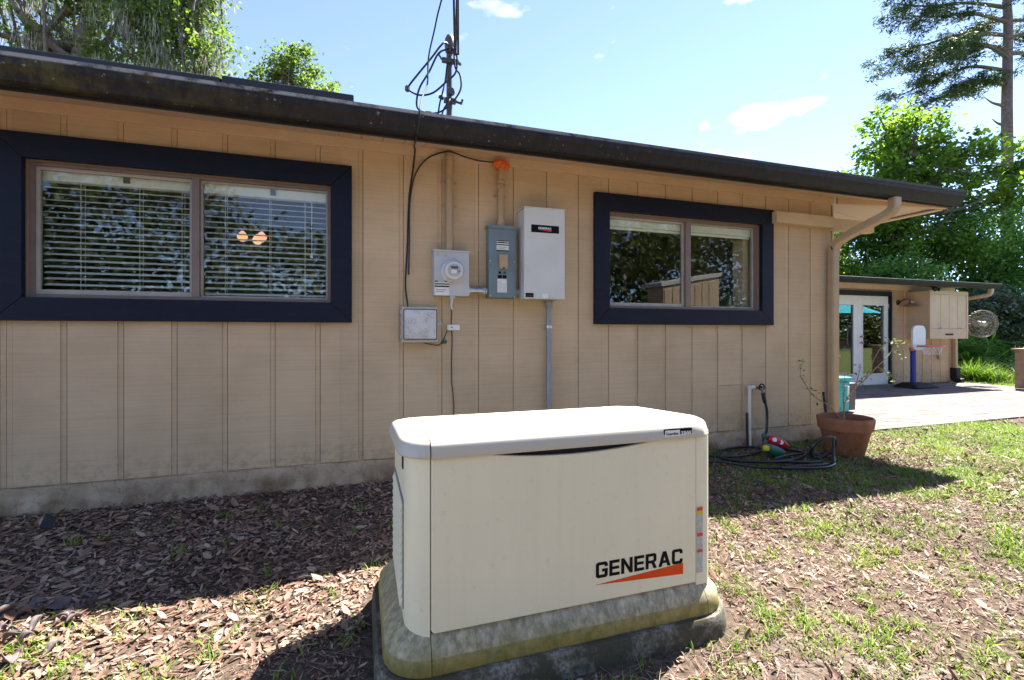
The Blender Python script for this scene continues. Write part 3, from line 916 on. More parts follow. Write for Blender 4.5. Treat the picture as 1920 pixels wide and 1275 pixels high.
# downspout: rectangular tube swept back to the corner of the wall
def rect_sweep(pts, w, d):
    m = MB(); rings = []
    P = [Vector(p) for p in pts]
    for i, p in enumerate(P):
        t = (P[min(i + 1, len(P) - 1)] - P[max(i - 1, 0)]).normalized()
        sx = Vector((1, 0, 0)); sx = (sx - t * sx.dot(t)).normalized(); sy = t.cross(sx).normalized()
        ch = 0.012
        prof = [(-w/2+ch, -d/2), (w/2-ch, -d/2), (w/2, -d/2+ch), (w/2, d/2-ch), (w/2-ch, d/2), (-w/2+ch, d/2), (-w/2, d/2-ch), (-w/2, -d/2+ch)]
        rings.append([p + sx * a + sy * b for a, b in prof])
    return m.loft(rings)
ds = spline([(4.99, 3.185, 2.492), (4.99, 3.187, 2.42), (4.985, 3.205, 2.37), (4.965, 3.27, 2.325), (4.905, 3.46, 2.235), (4.85, 3.62, 2.15), (4.836, 3.672, 2.08), (4.835, 3.69, 1.98), (4.835, 3.692, 1.2), (4.835, 3.692, 0.12)], 5)
dso = rect_sweep(ds, 0.095, 0.078).build('downspout', M['tan_metal'], house, smooth=True)
for zz in (2.02, 0.9):
    bx('strap', 4.785, 4.885, 3.648, 3.655, zz, zz + 0.03, M['tan_metal'], dso)
# carrying beam let into the siding
bx('support_beam', 4.005, 4.80, 3.65, YW - 0.0005, 2.285, 2.40, M['tan'], house, bev=0.004)
bx('support_beam', 4.803, 5.42, 3.665, 3.755, 2.272, 2.392, M['tan'], house, bev=0.004)

# windows
def window(op, tr, split, name_note):
    o0, o1, z0, z1 = op; t0, t1, tz0, tz1 = tr
    yf0, yf1 = YW - 0.002, YW + 0.085
    fw = 0.022
    fr = MB()
    fr.box(o0 + .001, o0 + fw, yf0 + .02, yf1, z0 + .001, z1 - .001); fr.box(o1 - fw, o1 - .001, yf0 + .02, yf1, z0 + .001, z1 - .001)
    fr.box(o0 + fw, o1 - fw, yf0 + .02, yf1, z0 + .001, z0 + fw); fr.box(o0 + fw, o1 - fw, yf0 + .02, yf1, z1 - fw, z1 - .001)
    w = fr.build('window', M['win_frame'], house)
    w['label'] = name_note
    yb, yt = YW - 0.001, YW - 0.042
    ow = 0.004
    for poly in ([(t0, tz0), (t1, tz0), (o1 + ow, z0 - ow), (o0 - ow, z0 - ow)], [(t1 + 0, tz0 + .002), (t1, tz1 - .002), (o1 + ow, z1 + ow - .002), (o1 + ow, z0 - ow + .002)],
                 [(t1, tz1), (t0, tz1), (o0 - ow, z1 + ow), (o1 + ow, z1 + ow)], [(t0, tz1 - .002), (t0, tz0 + .002), (o0 - ow, z0 - ow + .002), (o0 - ow, z1 + ow - .002)]):
        MB().prism(poly, 'y', yt, yb).build('trim_board', M['navy'], w, bev=0.003)
    xm0, xm1 = split
    # left sash (outer track) and fixed right pane
    bx('mullion', xm0, xm1, YW + 0.012, YW + 0.07, z0 + fw, z1 - fw, M['win_frame'], w)
    s = 0.020
    sash = MB()
    a, b = o0 + fw + .001, xm0 - .001
    sash.box(a, a + s, YW + .045, YW + .07, z0 + fw, z1 - fw); sash.box(b - s, b, YW + .045, YW + .07, z0 + fw, z1 - fw)
    sash.box(a + s, b - s, YW + .045, YW + .07, z0 + fw, z0 + fw + .03); sash.box(a + s, b - s, YW + .045, YW + .07, z1 - fw - s, z1 - fw)
    sash.build('sash', M['win_track'], w)
    bx('pane', a + s, b - s, YW + .056, YW + .060, z0 + fw + .03, z1 - fw - s, M['glass'], w)
    sash = MB()
    a, b = xm1 + .001, o1 - fw - .001; s2 = 0.012
    sash.box(a, a + s2, YW + .050, YW + .075, z0 + fw, z1 - fw); sash.box(b - s2, b, YW + .050, YW + .075, z0 + fw, z1 - fw)
    sash.box(a + s2, b - s2, YW + .050, YW + .075, z0 + fw, z0 + fw + s2); sash.box(a + s2, b - s2, YW + .050, YW + .075, z1 - fw - s2, z1 - fw)
    sash.build('sash', M['win_track'], w)
    bx('pane', a + s2, b - s2, YW + .060, YW + .064, z0 + fw + s2, z1 - fw - s2, M['glass'], w)
    return w
window(OPEN[0], WINS[0], (-1.137, -1.092), 'wide window with open white blinds')
window(OPEN[1], WINS[1], (2.991, 3.047), 'window with a white shade rolled up at its top')

# rooms behind the windows
room = MB()
for (a, b) in ((-4.5, 0.9), (1.0, 4.75)):
    room.box(a, b, 7.4, 7.46, 0.2, 2.55)
    room.box(a, a + .05, 3.90, 7.4, 0.2, 2.55); room.box(b - .05, b, 3.90, 7.4, 0.2, 2.55)
    room.box(a, b, 3.90, 7.46, 2.55, 2.60); room.box(a, b, 3.90, 7.46, 0.15, 0.20)
room.build('room_lining', M['room'], house)

# ------------------------------------------------------------------ blinds, shade, lamp behind the glass
def blind(x0, x1, label, cords, wand=None, grp='white blinds in the wide window'):
    t = thing('window_blind', label, 'blind', ((x0 + x1) / 2, 3.92, 1.40), grp)
    bx('head_rail', x0, x1, 3.838, 3.90, 2.165, 2.262, M['blind'], t, bev=0.003)
    zb = 1.425
    n = 18; dz = (2.15 - zb) / n
    tilt = R(21); hd = 0.025
    base = None
    for i in range(n):
        z = zb + 0.02 + i * dz
        if base is None:
            m = MB()
            th = 0.0014
            c, s_ = math.cos(tilt), math.sin(tilt)
            pr = []
            for (yy, zz) in ((-hd, -.002), (0, .001), (hd, -.002), (hd, -.002 + th), (0, .001 + th), (-hd, -.002 + th)):
                pr.append((3.872 + yy * c - zz * s_, z + yy * s_ + zz * c))
            o = m.prism(pr, 'x', x0 + .004, x1 - .004).build('slat', M['blind'], t); base = o
        else:
            piece('slat', base.data, (LOC[base][0], LOC[base][1], LOC[base][2] + i * dz + random.uniform(-.0012, .0012)), t)
    bx('bottom_rail', x0 + .004, x1 - .004, 3.852, 3.892, zb - 0.02, zb - 0.004, M['blind'], t)
    for cx in cords:
        m = MB()
        for yy in (3.846, 3.899): m.tube([(cx, yy, zb), (cx, yy, 2.16)], 0.0016, 5)
        m.build('ladder_cord', M['blind'], t)
    if wand:
        m = MB(); m.tube([(wand[0], 3.836, wand[1]), (wand[0], 3.836, 2.18)], 0.003, 6)
        m.lathe([(0.002, 0), (0.011, 0.004), (0.009, 0.03), (0.002, 0.04)], (wand[0], 3.836, wand[1] - 0.035), 8)
        m.build('wand', M['blind'], t)
    bx('bracket', (x0 + x1) / 2 + .02, (x0 + x1) / 2 + .055, 3.828, 3.8375, 2.185, 2.225, M['dark_grey'], t)
blind(-2.005, -1.150, 'white slatted blind behind the left pane of the wide window', (-1.80, -1.47, -1.22))
blind(-1.085, -0.262, 'white slatted blind with a pull cord, in front of the lit lamp', (-0.95, -0.66, -0.42), (-0.37, 1.76))

lamp = thing('ceiling_lamp', 'lit ceiling lamp with two glowing glass shades seen through blinds', 'lamp', (-1.04, 5.2, 2.0))
MB().lathe([(0.06, 0), (0.06, -0.03)], (-1.04, 5.2, 2.549), 12).build('canopy', M['copper_lamp'], lamp)
MB().tube([(-1.04, 5.2, 2.52), (-1.04, 5.2, 2.22)], 0.010, 8).build('stem', M['copper_lamp'], lamp)
MB().lathe([(0.02, 0), (0.05, 0.03), (0.02, 0.07)], (-1.04, 5.2, 2.19), 10).build('hub', M['copper_lamp'], lamp)
for ang in (200, 330, 80):
    dx, dy = math.cos(R(ang)), math.sin(R(ang))
    cx, cy = -1.04 + dx * 0.095, 5.2 + dy * 0.10
    MB().tube([(-1.04, 5.2, 2.23), (-1.04 + dx * .05, 5.2 + dy * .05, 2.235), (cx, cy, 2.18)], 0.007, 6).build('arm', M['copper_lamp'], lamp)
    MB().lathe([(0.012, 0.05), (0.030, 0.03), (0.050, -0.005), (0.040, -0.032), (0.022, -0.05), (0.018, -0.045)], (cx, cy, 2.115), 12).build('lamp_shade', M['lamp_glow'], lamp, smooth=True)

sh = thing('roller_shade', 'white roller shade rolled up at the top of the right window', 'window shade', (3.0, 3.9, 2.17))
bx('valance', 2.15, 3.86, 3.832, 3.89, 2.160, 2.262, M['blind'], sh, bev=0.004)
bx('hem_bar', 2.16, 3.85, 3.85, 3.865, 2.135, 2.158, M['blind'], sh)
bx('interior_jamb', 3.80, 3.875, 3.885, 4.02, 1.30, 2.15, M['soffit'], house)
bx('interior_sill', 2.0, 3.878, 3.882, 4.05, 1.365, 1.392, M['win_track'], house)
pot = thing('sill_pot', 'small white pot with a pale spike on the right window sill', 'pot', (3.72, 3.96, 1.392))
MB().lathe([(0.030, 0), (0.042, 0.05), (0.038, 0.05), (0.030, 0.008)], (3.72, 3.96, 1.392), 14).build('pot_body', M['white'], pot, smooth=True)
MB().lathe([(0.004, 0.01), (0.018, 0.06), (0.014, 0.12), (0.002, 0.165)], (3.705, 3.96, 1.392), 8).build('spike', M['moss'], pot, smooth=True)

# ------------------------------------------------------------------ panels on the roof behind the gutter
def rz(y): return sofz(YE) + 0.150 + SL * (y - YE + 0.02)
def roof_panel(x0, x1, lab, h):
    t = thing('roof_panel', lab, 'roof panel', ((x0 + x1) / 2, 3.5, rz(3.5)), 'dark panels on the roof')
    za = rz(3.45) + h
    dy = 0.95
    MB().prism([(3.45, za - 0.05), (3.45 + dy, za - 0.05 + dy * SL), (3.45 + dy, za + dy * SL), (3.45, za)], 'x', x0, x1).build('panel_body', M['panel'], t, bev=0.004)
    for xx in np.linspace(x0 + .25, x1 - .25, 3):
        bx('foot', xx, xx + .06, 3.5, 3.56, rz(3.5) - .005, za - 0.03, M['dark_trim'], t)
roof_panel(-3.6, -0.885, 'long dark panel low on the roof at the left', 0.112)
roof_panel(-0.875, -0.06, 'short dark panel standing a little higher on the roof, right one', 0.128)

# ------------------------------------------------------------------ electrical gear on the wall
em = thing('electric_meter', 'grey electric meter box with a round glass dial', 'meter', (0.672, 3.69, 1.45))
bx('meter_box', 0.532, 0.812, 3.632, YW - .001, 1.452, 1.806, M['grey_box'], em, bev=0.004)
MB().prism([(3.622, 1.800), (3.622, 1.812), (YW - .002, 1.820), (YW - .002, 1.808)], 'x', 0.526, 0.818).build('rain_lip', M['grey_box'], em)
dc = (0.672, 3.632, 1.642)
MB().lathe([(0.088, 0), (0.088, 0.022), (0.080, 0.030), (0.078, 0.034)], dc, 32, 'y').build('meter_ring', M['offwhite_plastic'], em, smooth=True)
MB().lathe([(0.077, 0.030), (0.075, 0.085), (0.070, 0.098), (0.060, 0.104), (0.055, 0.104), (0.0, 0.104)], dc, 32, 'y').build('meter_body', M['offwhite_plastic'], em, smooth=True)
fc = bx('display', 0.645, 0.70, 3.520, 3.5275, 1.655, 1.672, M['dark_grey'], em)
MB().lathe([(0.053, 0.1042), (0.052, 0.106), (0.0, 0.106)], dc, 28, 'y').build('dial_face', M['print_grey'], em)
bx('name_plate', 0.648, 0.688, 3.522, 3.5255, 1.618, 1.645, M['white'], em)
MB().lathe([(0.005, 0.106), (0.005, 0.112), (0, 0.112)], (0.708, 3.632, 1.635), 10, 'y').build('button', M['black_plastic'], em)
MB().lathe([(0.079, 0.092), (0.078, 0.110), (0.068, 0.119), (0.0, 0.123)], dc, 32, 'y').build('dial_glass', M['dial_glass'], em, smooth=True)
def sticker(name, x0, x1, z0, z1, y, parent, stripes=(), mat='print_white'):
    s = bx(name, x0, x1, y - 0.0012, y - 0.0002, z0, z1, M[mat], parent)
    for (a, b) in stripes:
        bx('black_stripe', x0, x1, y - 0.0020, y - 0.0013, z0 + a * (z1 - z0), z0 + b * (z1 - z0), M['print_black'], s)
    return s
sl = sticker('warning_label', 0.535, 0.650, 1.458, 1.568, 3.631, em, ((0.56, 0.66), (0.74, 0.82), (0.92, 1.0)))
text('DANGER', 0.0135, M['print_white'], (0.560, 3.6288, 1.5605), sl, bold=0.0004)
text('ARC FLASH HAZARD', 0.0085, M['print_black'], (0.545, 3.6288, 1.497), sl)
text('SHOCK HAZARD', 0.0085, M['print_black'], (0.545, 3.6288, 1.481), sl)
sticker('name_label', 0.540, 0.640, 1.760, 1.792, 3.631, em, mat='print_grey')
bx('seal_tab', 0.655, 0.70, 3.635, 3.66, 1.436, 1.451, M['steel'], em)
MB().tube([(0.672, 3.66, 1.45), (0.674, 3.66, 1.41), (0.668, 3.655, 1.375), (0.676, 3.655, 1.345)], [0.016, 0.014, 0.009, 0.011], 8).build('pipe_stub', M['steel'], em, smooth=True)

db = thing('disconnect_box', 'tall blue-grey disconnect box with tan switch cover and labels', 'electrical box', (1.09, 3.69, 1.45))
bx('box_body', 0.980, 1.200, 3.642, YW - .001, 1.446, 2.03, M['blue_grey'], db, bev=0.004)
bx('front_cover', 0.974, 1.206, 3.632, 3.6418, 1.449, 2.024, M['blue_grey'], db, bev=0.004)
MB().prism([(3.622, 2.012), (3.622, 2.036), (YW - .002, 2.044), (YW - .002, 2.032)], 'x', 0.966, 1.214).build('rain_lip', M['blue_grey'], db)
sw = bx('switch_cover', 1.058, 1.130, 3.606, 3.631, 1.680, 1.800, M['tan_metal'], db, bev=0.006)
bx('hasp', 1.083, 1.104, 3.600, 3.607, 1.676, 1.694, M['brass'], sw)
s2 = sticker('warning_label', 1.040, 1.142, 1.828, 1.915, 3.631, db, ((0.0, 0.1), (0.55, 0.64), (0.75, 0.84), (0.93, 1.0)))
text('DANGER', 0.012, M['print_black'], (1.058, 3.6288, 1.8965), s2, bold=0.0003)
text('HAZARDOUS VOLTAGE', 0.0075, M['print_black'], (1.045, 3.6288, 1.858), s2)
text('WILL CAUSE DEATH', 0.0075, M['print_black'], (1.045, 3.6288, 1.844), s2)
s3 = sticker('rating_label', 1.046, 1.126, 1.490, 1.600, 3.631, db, mat='print_white')
for i in range(9): bx('text_line', 1.052, 1.084, 3.6288, 3.6292, 1.497 + i * .0105, 1.5005 + i * .0105, M['print_grey'], s3)
for i in range(7): bx('text_line', 1.089, 1.120, 3.6288, 3.6292, 1.497 + i * .0105, 1.5005 + i * .0105, M['print_grey'], s3)
for xx in (1.050, 1.090): bx('caution_label', xx, xx + .034, 3.6298, 3.6308, 1.606, 1.632, M['print_black'], db)
for xx in (1.067, 1.107):
    MB().lathe([(0.012, 0), (0.011, 0.004), (0.0, 0.004)], (xx, 3.631, 1.652), 12, 'y').build('knockout', M['green_plastic'] if xx > 1.1 else M['black_plastic'], db)
for xx in (0.986, 1.194):
    for zz in (1.46, 1.745):
        MB().lathe([(0.006, 0), (0.005, 0.004), (0.0, 0.005)], (xx, 3.632, zz), 8, 'y').build('screw', M['steel'], db)

ts = thing('transfer_switch', 'tall pale grey transfer switch cabinet with black name strip', 'electrical box', (1.43, 3.65, 1.44))
bx('cabinet', 1.254, 1.605, 3.562, YW - .001, 1.440, 2.18, M['light_grey'], ts, bev=0.004)
bx('cover', 1.249, 1.610, 3.550, 3.5615, 1.437, 2.186, M['light_grey'], ts, bev=0.006)
MB().prism([(3.545, 2.182), (3.545, 2.189), (YW - .002, 2.196), (YW - .002, 2.182)], 'x', 1.245, 1.614).build('rain_lip', M['light_grey'], ts)
ns = bx('name_strip', 1.310, 1.556, 3.5478, 3.5492, 1.984, 2.046, M['print_black'], ts)
block_text('GENERAC', 1.372, 1.486, 2.011, 0.018, 3.5470, M['print_white'], ns)
MB().prism([(1.374, 2.003), (1.488, 2.009), (1.488, 1.997)], 'y', 3.5466, 3.5476).build('wedge_mark', M['print_orange'], ns)
sticker('rating_label', 1.260, 1.330, 1.450, 1.486, 3.549, ts, ((0.55, 0.9), (0.1, 0.4)), 'dark_grey')
sticker('small_label', 1.408, 1.460, 1.446, 1.482, 3.549, ts)
MB().lathe([(0.008, 0), (0.007, 0.006), (0, 0.007)], (1.475, 3.55, 1.455), 10, 'y').build('screw', M['steel'], ts)

# conduits
mast = thing('service_mast', 'tan conduit above the meter rising through the eave as a dark service mast', 'conduit', (0.664, 3.70, 1.81))
MB().tube([(0.664, 3.70, 1.815), (0.664, 3.70, 2.62)], 0.031, 14).build('lower_pipe', M['tan_metal'], mast, smooth=True)
MB().tube([(0.664, 3.70, 2.621), (0.664, 3.70, 3.46)], 0.024, 14).build('upper_pipe', M['dark_grey'], mast, smooth=True)
for zz in (2.18, 2.37, 2.56):
    m = MB(); m.lathe([(0.033, 0), (0.0345, 0.003), (0.0345, 0.017), (0.033, 0.02)], (0.664, 3.70, zz), 14)
    m.box(0.60, 0.728, 3.735, 3.742, zz + .002, zz + .018)
    m.build('pipe_strap', M['tan_metal'], mast, smooth=True)
MB().lathe([(0.026, 0.0), (0.036, 0.01), (0.042, 0.06), (0.038, 0.11), (0.025, 0.14), (0.005, 0.15)], (0.664, 3.685, 3.40), 14).build('weather_head', M['dark_grey'], mast, smooth=True)
m = MB(); m.box(0.60, 0.73, 3.655, 3.69, 3.315, 3.345); m.tube([(0.60, 3.67, 3.33), (0.572, 3.66, 3.36), (0.59, 3.66, 3.39)], 0.008, 6); m.tube([(0.728, 3.67, 3.33), (0.748, 3.66, 3.31)], 0.012, 6)
m.build('cable_clamp', M['dark_grey'], mast)
m = MB(); m.box(0.618, 0.712, 3.655, 3.70, 3.00, 3.03); m.lathe([(0.028, 0), (0.036, 0.012), (0.028, 0.028)], (0.664, 3.65, 3.07), 12, 'y'); m.tube([(0.712, 3.67, 3.015), (0.755, 3.66, 3.00), (0.762, 3.66, 3.03)], 0.012, 6); m.tube([(0.61, 3.67, 3.02), (0.575, 3.66, 3.03)], 0.014, 6)
m.build('bracket', M['dark_grey'], mast)
MB().lathe([(0.085, 0), (0.07, 0.05), (0.034, 0.13), (0.032, 0.15)], (0.664, 3.70, rz(3.7) - 0.03), 14).build('roof_flashing', M['dark_grey'], mast, smooth=True)

c2 = thing('tan_conduit', 'short tan conduit above the blue-grey box, capped with orange tape', 'conduit', (1.098, 3.70, 2.04))
m = MB(); m.tube([(1.098, 3.70, 2.04), (1.098, 3.70, 2.54)], 0.028, 14); m.build('pipe', M['tan_metal'], c2, smooth=True)
for zz, h in ((2.04, 0.055), (2.36, 0.032), (2.40, 0.028)):
    MB().lathe([(0.030, 0), (0.037, 0.006), (0.037, h - .006), (0.030, h)], (1.098, 3.70, zz), 14).build('coupling', M['tan_metal'], c2, smooth=True)
for zz in (2.30,):
    bx('pipe_strap', 1.045, 1.15, 3.735, 3.742, zz, zz + .018, M['tan_metal'], c2)
oc = MB()
rings = []
for i in range(7):
    rg = []
    for k in range(16):
        a = 2 * PI * k / 16; rr = (0.045, 0.058, 0.064, 0.060, 0.055, 0.045, 0.02)[i] * random.uniform(0.82, 1.18)
        rg.append((1.092 + rr * 1.15 * math.cos(a), 3.69 + rr * math.sin(a) * 0.75, 2.522 + i * 0.012 + random.uniform(-.004, .004)))
    rings.append(rg)
oc.loft(rings).build('orange_wrap', M['orange'], c2)

c3 = thing('grey_conduit', 'straight grey plastic conduit running down below the pale cabinet', 'conduit', (1.528, 3.70, 0.0))
MB().tube([(1.528, 3.70, -0.02), (1.528, 3.70, 1.40)], 0.0225, 14).build('pipe', M['pvc_grey'], c3, smooth=True)
MB().lathe([(0.026, 0), (0.030, 0.005), (0.030, 0.045), (0.036, 0.05), (0.036, 0.062)], (1.528, 3.70, 1.375), 14).build('coupling', M['pvc_grey'], c3, smooth=True)
m = MB(); m.lathe([(0.0255, 0), (0.0255, 0.022)], (1.528, 3.70, 1.20), 14); m.box(1.480, 1.576, 3.738, 3.745, 1.20, 1.222); m.build('pipe_strap', M['steel'], c3)
n1 = thing('pipe_nipple', 'short steel pipe nipple joining the meter to the blue-grey box', 'conduit', (0.895, 3.69, 1.50))
MB().tube([(0.813, 3.69, 1.503), (0.973, 3.69, 1.503)], 0.026, 14).build('pipe', M['steel'], n1, smooth=True)
for xx in (0.815, 0.935, 0.955):
    MB().lathe([(0.028, 0), (0.033, 0.003), (0.033, 0.013), (0.028, 0.016)], (xx, 3.69, 1.503), 8, 'x').build('lock_nut', M['steel'], n1)
tag(MB().tube([(1.207, 3.69, 1.50), (1.253, 3.69, 1.50)], 0.030, 14).build('pipe_sleeve', M['pvc_grey'], None, smooth=True), 'short grey plastic sleeve between the blue-grey box and the pale cabinet', 'conduit')

# telecom box
tb = thing('telecom_box', 'weathered white square utility box low on the wall beside the meter', 'utility box', (0.427, 3.70, 1.08))
MB().loft([rrect(0.283, 0.285, 0.012, z) for z in (0.0,)] + [rrect(0.283, 0.285, 0.012, 0.05)]).build('tmp', None)
bpy.data.objects.remove(bpy.data.objects['tmp'])
bx('back_box', 0.286, 0.567, 3.668, YW - .001, 1.082, 1.363, M['telecom_rim'], tb, bev=0.008)
bx('door', 0.290, 0.563, 3.652, 3.6675, 1.086, 1.359, M['telecom_rim'], tb, bev=0.006)
rgs = []
for yy, ins in ((3.653, 0.0), (3.643, 0.006), (3.640, 0.012)):
    r_ = rrect(0.248 - 2 * ins, 0.232 - 2 * ins, 0.012, 0)
    rgs.append([(p[0] + 0.428, yy - (0 if yy > 3.65 else 0.008 * (1 - (p[0] / 0.14) ** 2)), p[1] + 1.225) for p in r_])
MB().loft(rgs).build('door_panel', M['telecom'], tb, smooth=True)
m = MB(); r_ = rrect(0.262, 0.246, 0.016, 0)
m.prism([(p[0] + 0.428, p[1] + 1.225) for p in r_], 'y', 3.6505, 3.6525); m.build('gasket', M['dark_grey'], tb)
for zz in (1.13, 1.20, 1.27, 1.32):
    bx('hinge', 0.277, 0.2855, 3.66, 3.70, zz - .012, zz + .012, M['telecom_rim'], tb)
m = MB(); m.tube([(0.566, 3.66, 1.245), (0.586, 3.655, 1.25), (0.590, 3.655, 1.215), (0.570, 3.66, 1.205)], 0.007, 8); m.box(0.562, 0.584, 3.648, 3.66, 1.222, 1.236)
m.build('latch', M['steel'], tb)
# small cables and blocks
gw = thing('ground_wire', 'thin brown ground wire running down the wall under the meter', 'wire', (0.70, 3.745, 0.35))
MB().tube(spline([(0.688, 3.742, 1.45), (0.690, 3.744, 1.33), (0.688, 3.744, 1.22), (0.694, 3.744, 1.10), (0.690, 3.744, 0.95), (0.690, 3.744, 0.77), (0.700, 3.744, 0.68), (0.708, 3.744, 0.55), (0.700, 3.744, 0.40), (0.70, 3.742, 0.20), (0.70, 3.735, 0.02)], 5), 0.0042, 6).build('wire', M['wire_brown'], gw, smooth=True)
MB().tube(spline([(0.655, 3.744, 1.185), (0.640, 3.744, 1.14), (0.610, 3.742, 1.085), (0.58, 3.742, 1.06), (0.52, 3.735, 1.066), (0.46, 3.73, 1.082)], 5), 0.004, 6).build('branch_wire', M['wire_brown'], gw, smooth=True)
rgs = [[(0.626 + r * math.cos(a) * random.uniform(.7, 1.2), 3.735 - h, 1.088 + r * math.sin(a) * random.uniform(.7, 1.2)) for a in np.linspace(0, 2 * PI, 9)[:-1]] for r, h in ((0.014, 0), (0.021, 0.012), (0.012, 0.024))]
MB().loft(rgs).build('green_tag', M['green_plastic'], gw)
wb = thing('bonding_block', 'small white bonding block screwed to the wall right of the utility box', 'connector', (0.702, 3.735, 1.18))
bx('block', 0.652, 0.755, 3.727, YW - .001, 1.180, 1.226, M['white'], wb, bev=0.004)
MB().lathe([(0.006, 0), (0.005, 0.004), (0, 0.005)], (0.690, 3.727, 1.204), 8, 'y').build('screw', M['black_plastic'], wb)

def cable(name, label, pts, r, n=6, cat='cable', mat='black', grp=None):
    return tag(MB().tube(spline(pts, n), r, 6).build(name, M[mat], None, smooth=True), label, cat, grp)
cable('black_cable', 'black cable dropping over the gutter and down the wall to the utility box', [(0.40, 0.9, 7.6), (0.545, 2.6, 4.9), (0.575, 3.3, 3.85), (0.53, 3.5, 3.52), (0.475, 3.52, 3.25), (0.455, 3.45, 3.0), (0.40, 3.3, 2.82), (0.366, 3.13, 2.665), (0.358, 3.103, 2.60), (0.352, 3.103, 2.53), (0.345, 3.13, 2.478), (0.345, 3.25, 2.475), (0.375, 3.60, 2.585), (0.392, 3.70, 2.60), (0.388, 3.738, 2.52), (0.372, 3.742, 2.40), (0.352, 3.742, 2.25), (0.342, 3.742, 2.05), (0.337, 3.742, 1.85), (0.325, 3.742, 1.65), (0.322, 3.742, 1.52), (0.336, 3.735, 1.40), (0.338, 3.71, 1.36)], 0.0062)
cable('black_cable', 'black cable arching under the eave from the wall to the orange tape', [(0.346, 3.734, 1.62), (0.352, 3.732, 1.9), (0.352, 3.732, 2.10), (0.362, 3.732, 2.26), (0.40, 3.730, 2.42), (0.47, 3.722, 2.53), (0.56, 3.715, 2.59), (0.66, 3.655, 2.60), (0.78, 3.68, 2.585), (0.90, 3.69, 2.57), (1.06, 3.69, 2.57)], 0.0062)
sv = thing('service_cables', 'bundle of twisted black service cables hanging from the sky to the mast', 'cable', (0.70, 3.6, 3.4))
for i, ph in enumerate((0, 2.1, 4.2)):
    pts = []
    for t in np.linspace(0, 1, 40):
        y = 3.62 - 10 * t; x = 0.700 - 1.95 * t + 0.0; z = 3.36 + 1.6 * t * 10 * 0.75 - 3.0 * t * t
        sp = min(0.004 + 0.12 * t * (1 - t) + .012, 0.03)
        pts.append((0.1945 * y * (1 if y > 0 else 1) + sp * math.cos(ph + t * 26), y + sp * math.sin(ph + t * 26), z))
    MB().tube(pts, 0.0085, 6).build('cable', M['black'], sv, smooth=True)
wc = thing('wire_loops', 'loops of loose black wire drooping left of the mast', 'cable', (0.50, 3.6, 2.9))
for pts in ([(0.66, 3.66, 3.44), (0.60, 3.6, 3.42), (0.50, 3.58, 3.27), (0.40, 3.58, 3.13), (0.335, 3.6, 3.04), (0.345, 3.6, 3.005), (0.42, 3.6, 2.985), (0.52, 3.6, 3.02), (0.62, 3.6, 3.12), (0.70, 3.62, 3.22), (0.71, 3.63, 3.36), (0.68, 3.65, 3.43)],
            [(0.65, 3.66, 3.42), (0.56, 3.6, 3.33), (0.49, 3.6, 3.18), (0.42, 3.6, 3.05), (0.395, 3.6, 2.95), (0.40, 3.58, 2.87), (0.46, 3.57, 2.842), (0.56, 3.57, 2.86), (0.66, 3.58, 2.95), (0.735, 3.6, 3.08), (0.735, 3.62, 3.20), (0.70, 3.64, 3.27), (0.69, 3.65, 3.42)],
            [(0.64, 3.66, 3.30), (0.622, 3.64, 3.16), (0.60, 3.62, 3.06), (0.575, 3.62, 2.96), (0.56, 3.62, 2.86)],
            [(0.665, 3.64, 3.04), (0.64, 3.60, 2.97), (0.60, 3.6, 2.90), (0.585, 3.6, 2.84)]):
    MB().tube(spline(pts, 6), 0.0075, 6).build('wire', M['black'], wc, smooth=True)
MB().lathe([(0.012, 0), (0.020, 0.008), (0.020, 0.035), (0.012, 0.045)], (0.325, 3.6, 2.998), 10).build('splice', M['dark_grey'], wc)
MB().tube([(0.455, 3.57, 2.842), (0.50, 3.57, 2.845)], 0.013, 8).build('splice', M['dark_grey'], wc)

# ------------------------------------------------------------------ generator on its pad
XC, YC = 0.70, 1.755
pad_m = MB().loft([rrect(1.335, 0.755, 0.16, -0.06, XC, YC), rrect(1.33, 0.75, 0.16, 0.06, XC, YC), rrect(1.322, 0.742, 0.155, 0.10, XC, YC), rrect(1.305, 0.725, 0.145, 0.1145, XC, YC)])
tag(pad_m.build('concrete_pad', M['concrete'], None, smooth=True), 'mossy rounded concrete pad under the generator', 'concrete pad')
gen = thing('generator', 'large cream standby generator with a rounded white lid', 'generator', (XC, YC, 0.115))
XS1, XS2 = 0.200, 1.186
base_r = [rrect(1.272, 0.69, 0.13, 0.1155, XC, YC), rrect(1.278, 0.695, 0.13, 0.122, XC, YC), rrect(1.268, 0.686, 0.13, 0.166, XC, YC), rrect(1.152, 0.624, 0.10, 0.222, XC, YC), rrect(1.10, 0.58, 0.09, 0.230, XC, YC)]
g_ = 0.0012
for a, b in ((-9, XS1), (XS1, 1.22), (1.22, 9)):
    MB().loft(base_r).build('base_skirt', M['gen_base'], gen, smooth=True, cut=[((a + g_, 0, 0), (-1, 0, 0)), ((b - g_, 0, 0), (1, 0, 0))])
body_r = [rrect(1.135, 0.605, 0.10, z, XC, YC) for z in (0.215, 0.50)] + [rrect(1.14, 0.608, 0.10, 0.79, XC, YC)]
MB().loft(body_r).build('body', M['gen_body'], gen, smooth=True, cut=[((XS1 + 0.002, 0, 0), (-1, 0, 0)), ((XS2 - .002, 0, 0), (1, 0, 0))])
MB().loft([rrect(1.146, 0.634, 0.10, z, XC, YC) for z in (0.216, 0.50, 0.788)]).build('left_end_cover', M['gen_body'], gen, smooth=True, cut=[((XS1 - 0.0015, 0, 0), (1, 0, 0))])
MB().loft([rrect(1.146, 0.634, 0.055, z, XC, YC) for z in (0.216, 0.50, 0.788)]).build('right_end_cover', M['gen_body'], gen, smooth=True, cut=[((XS2 + 0.0015, 0, 0), (-1, 0, 0))])
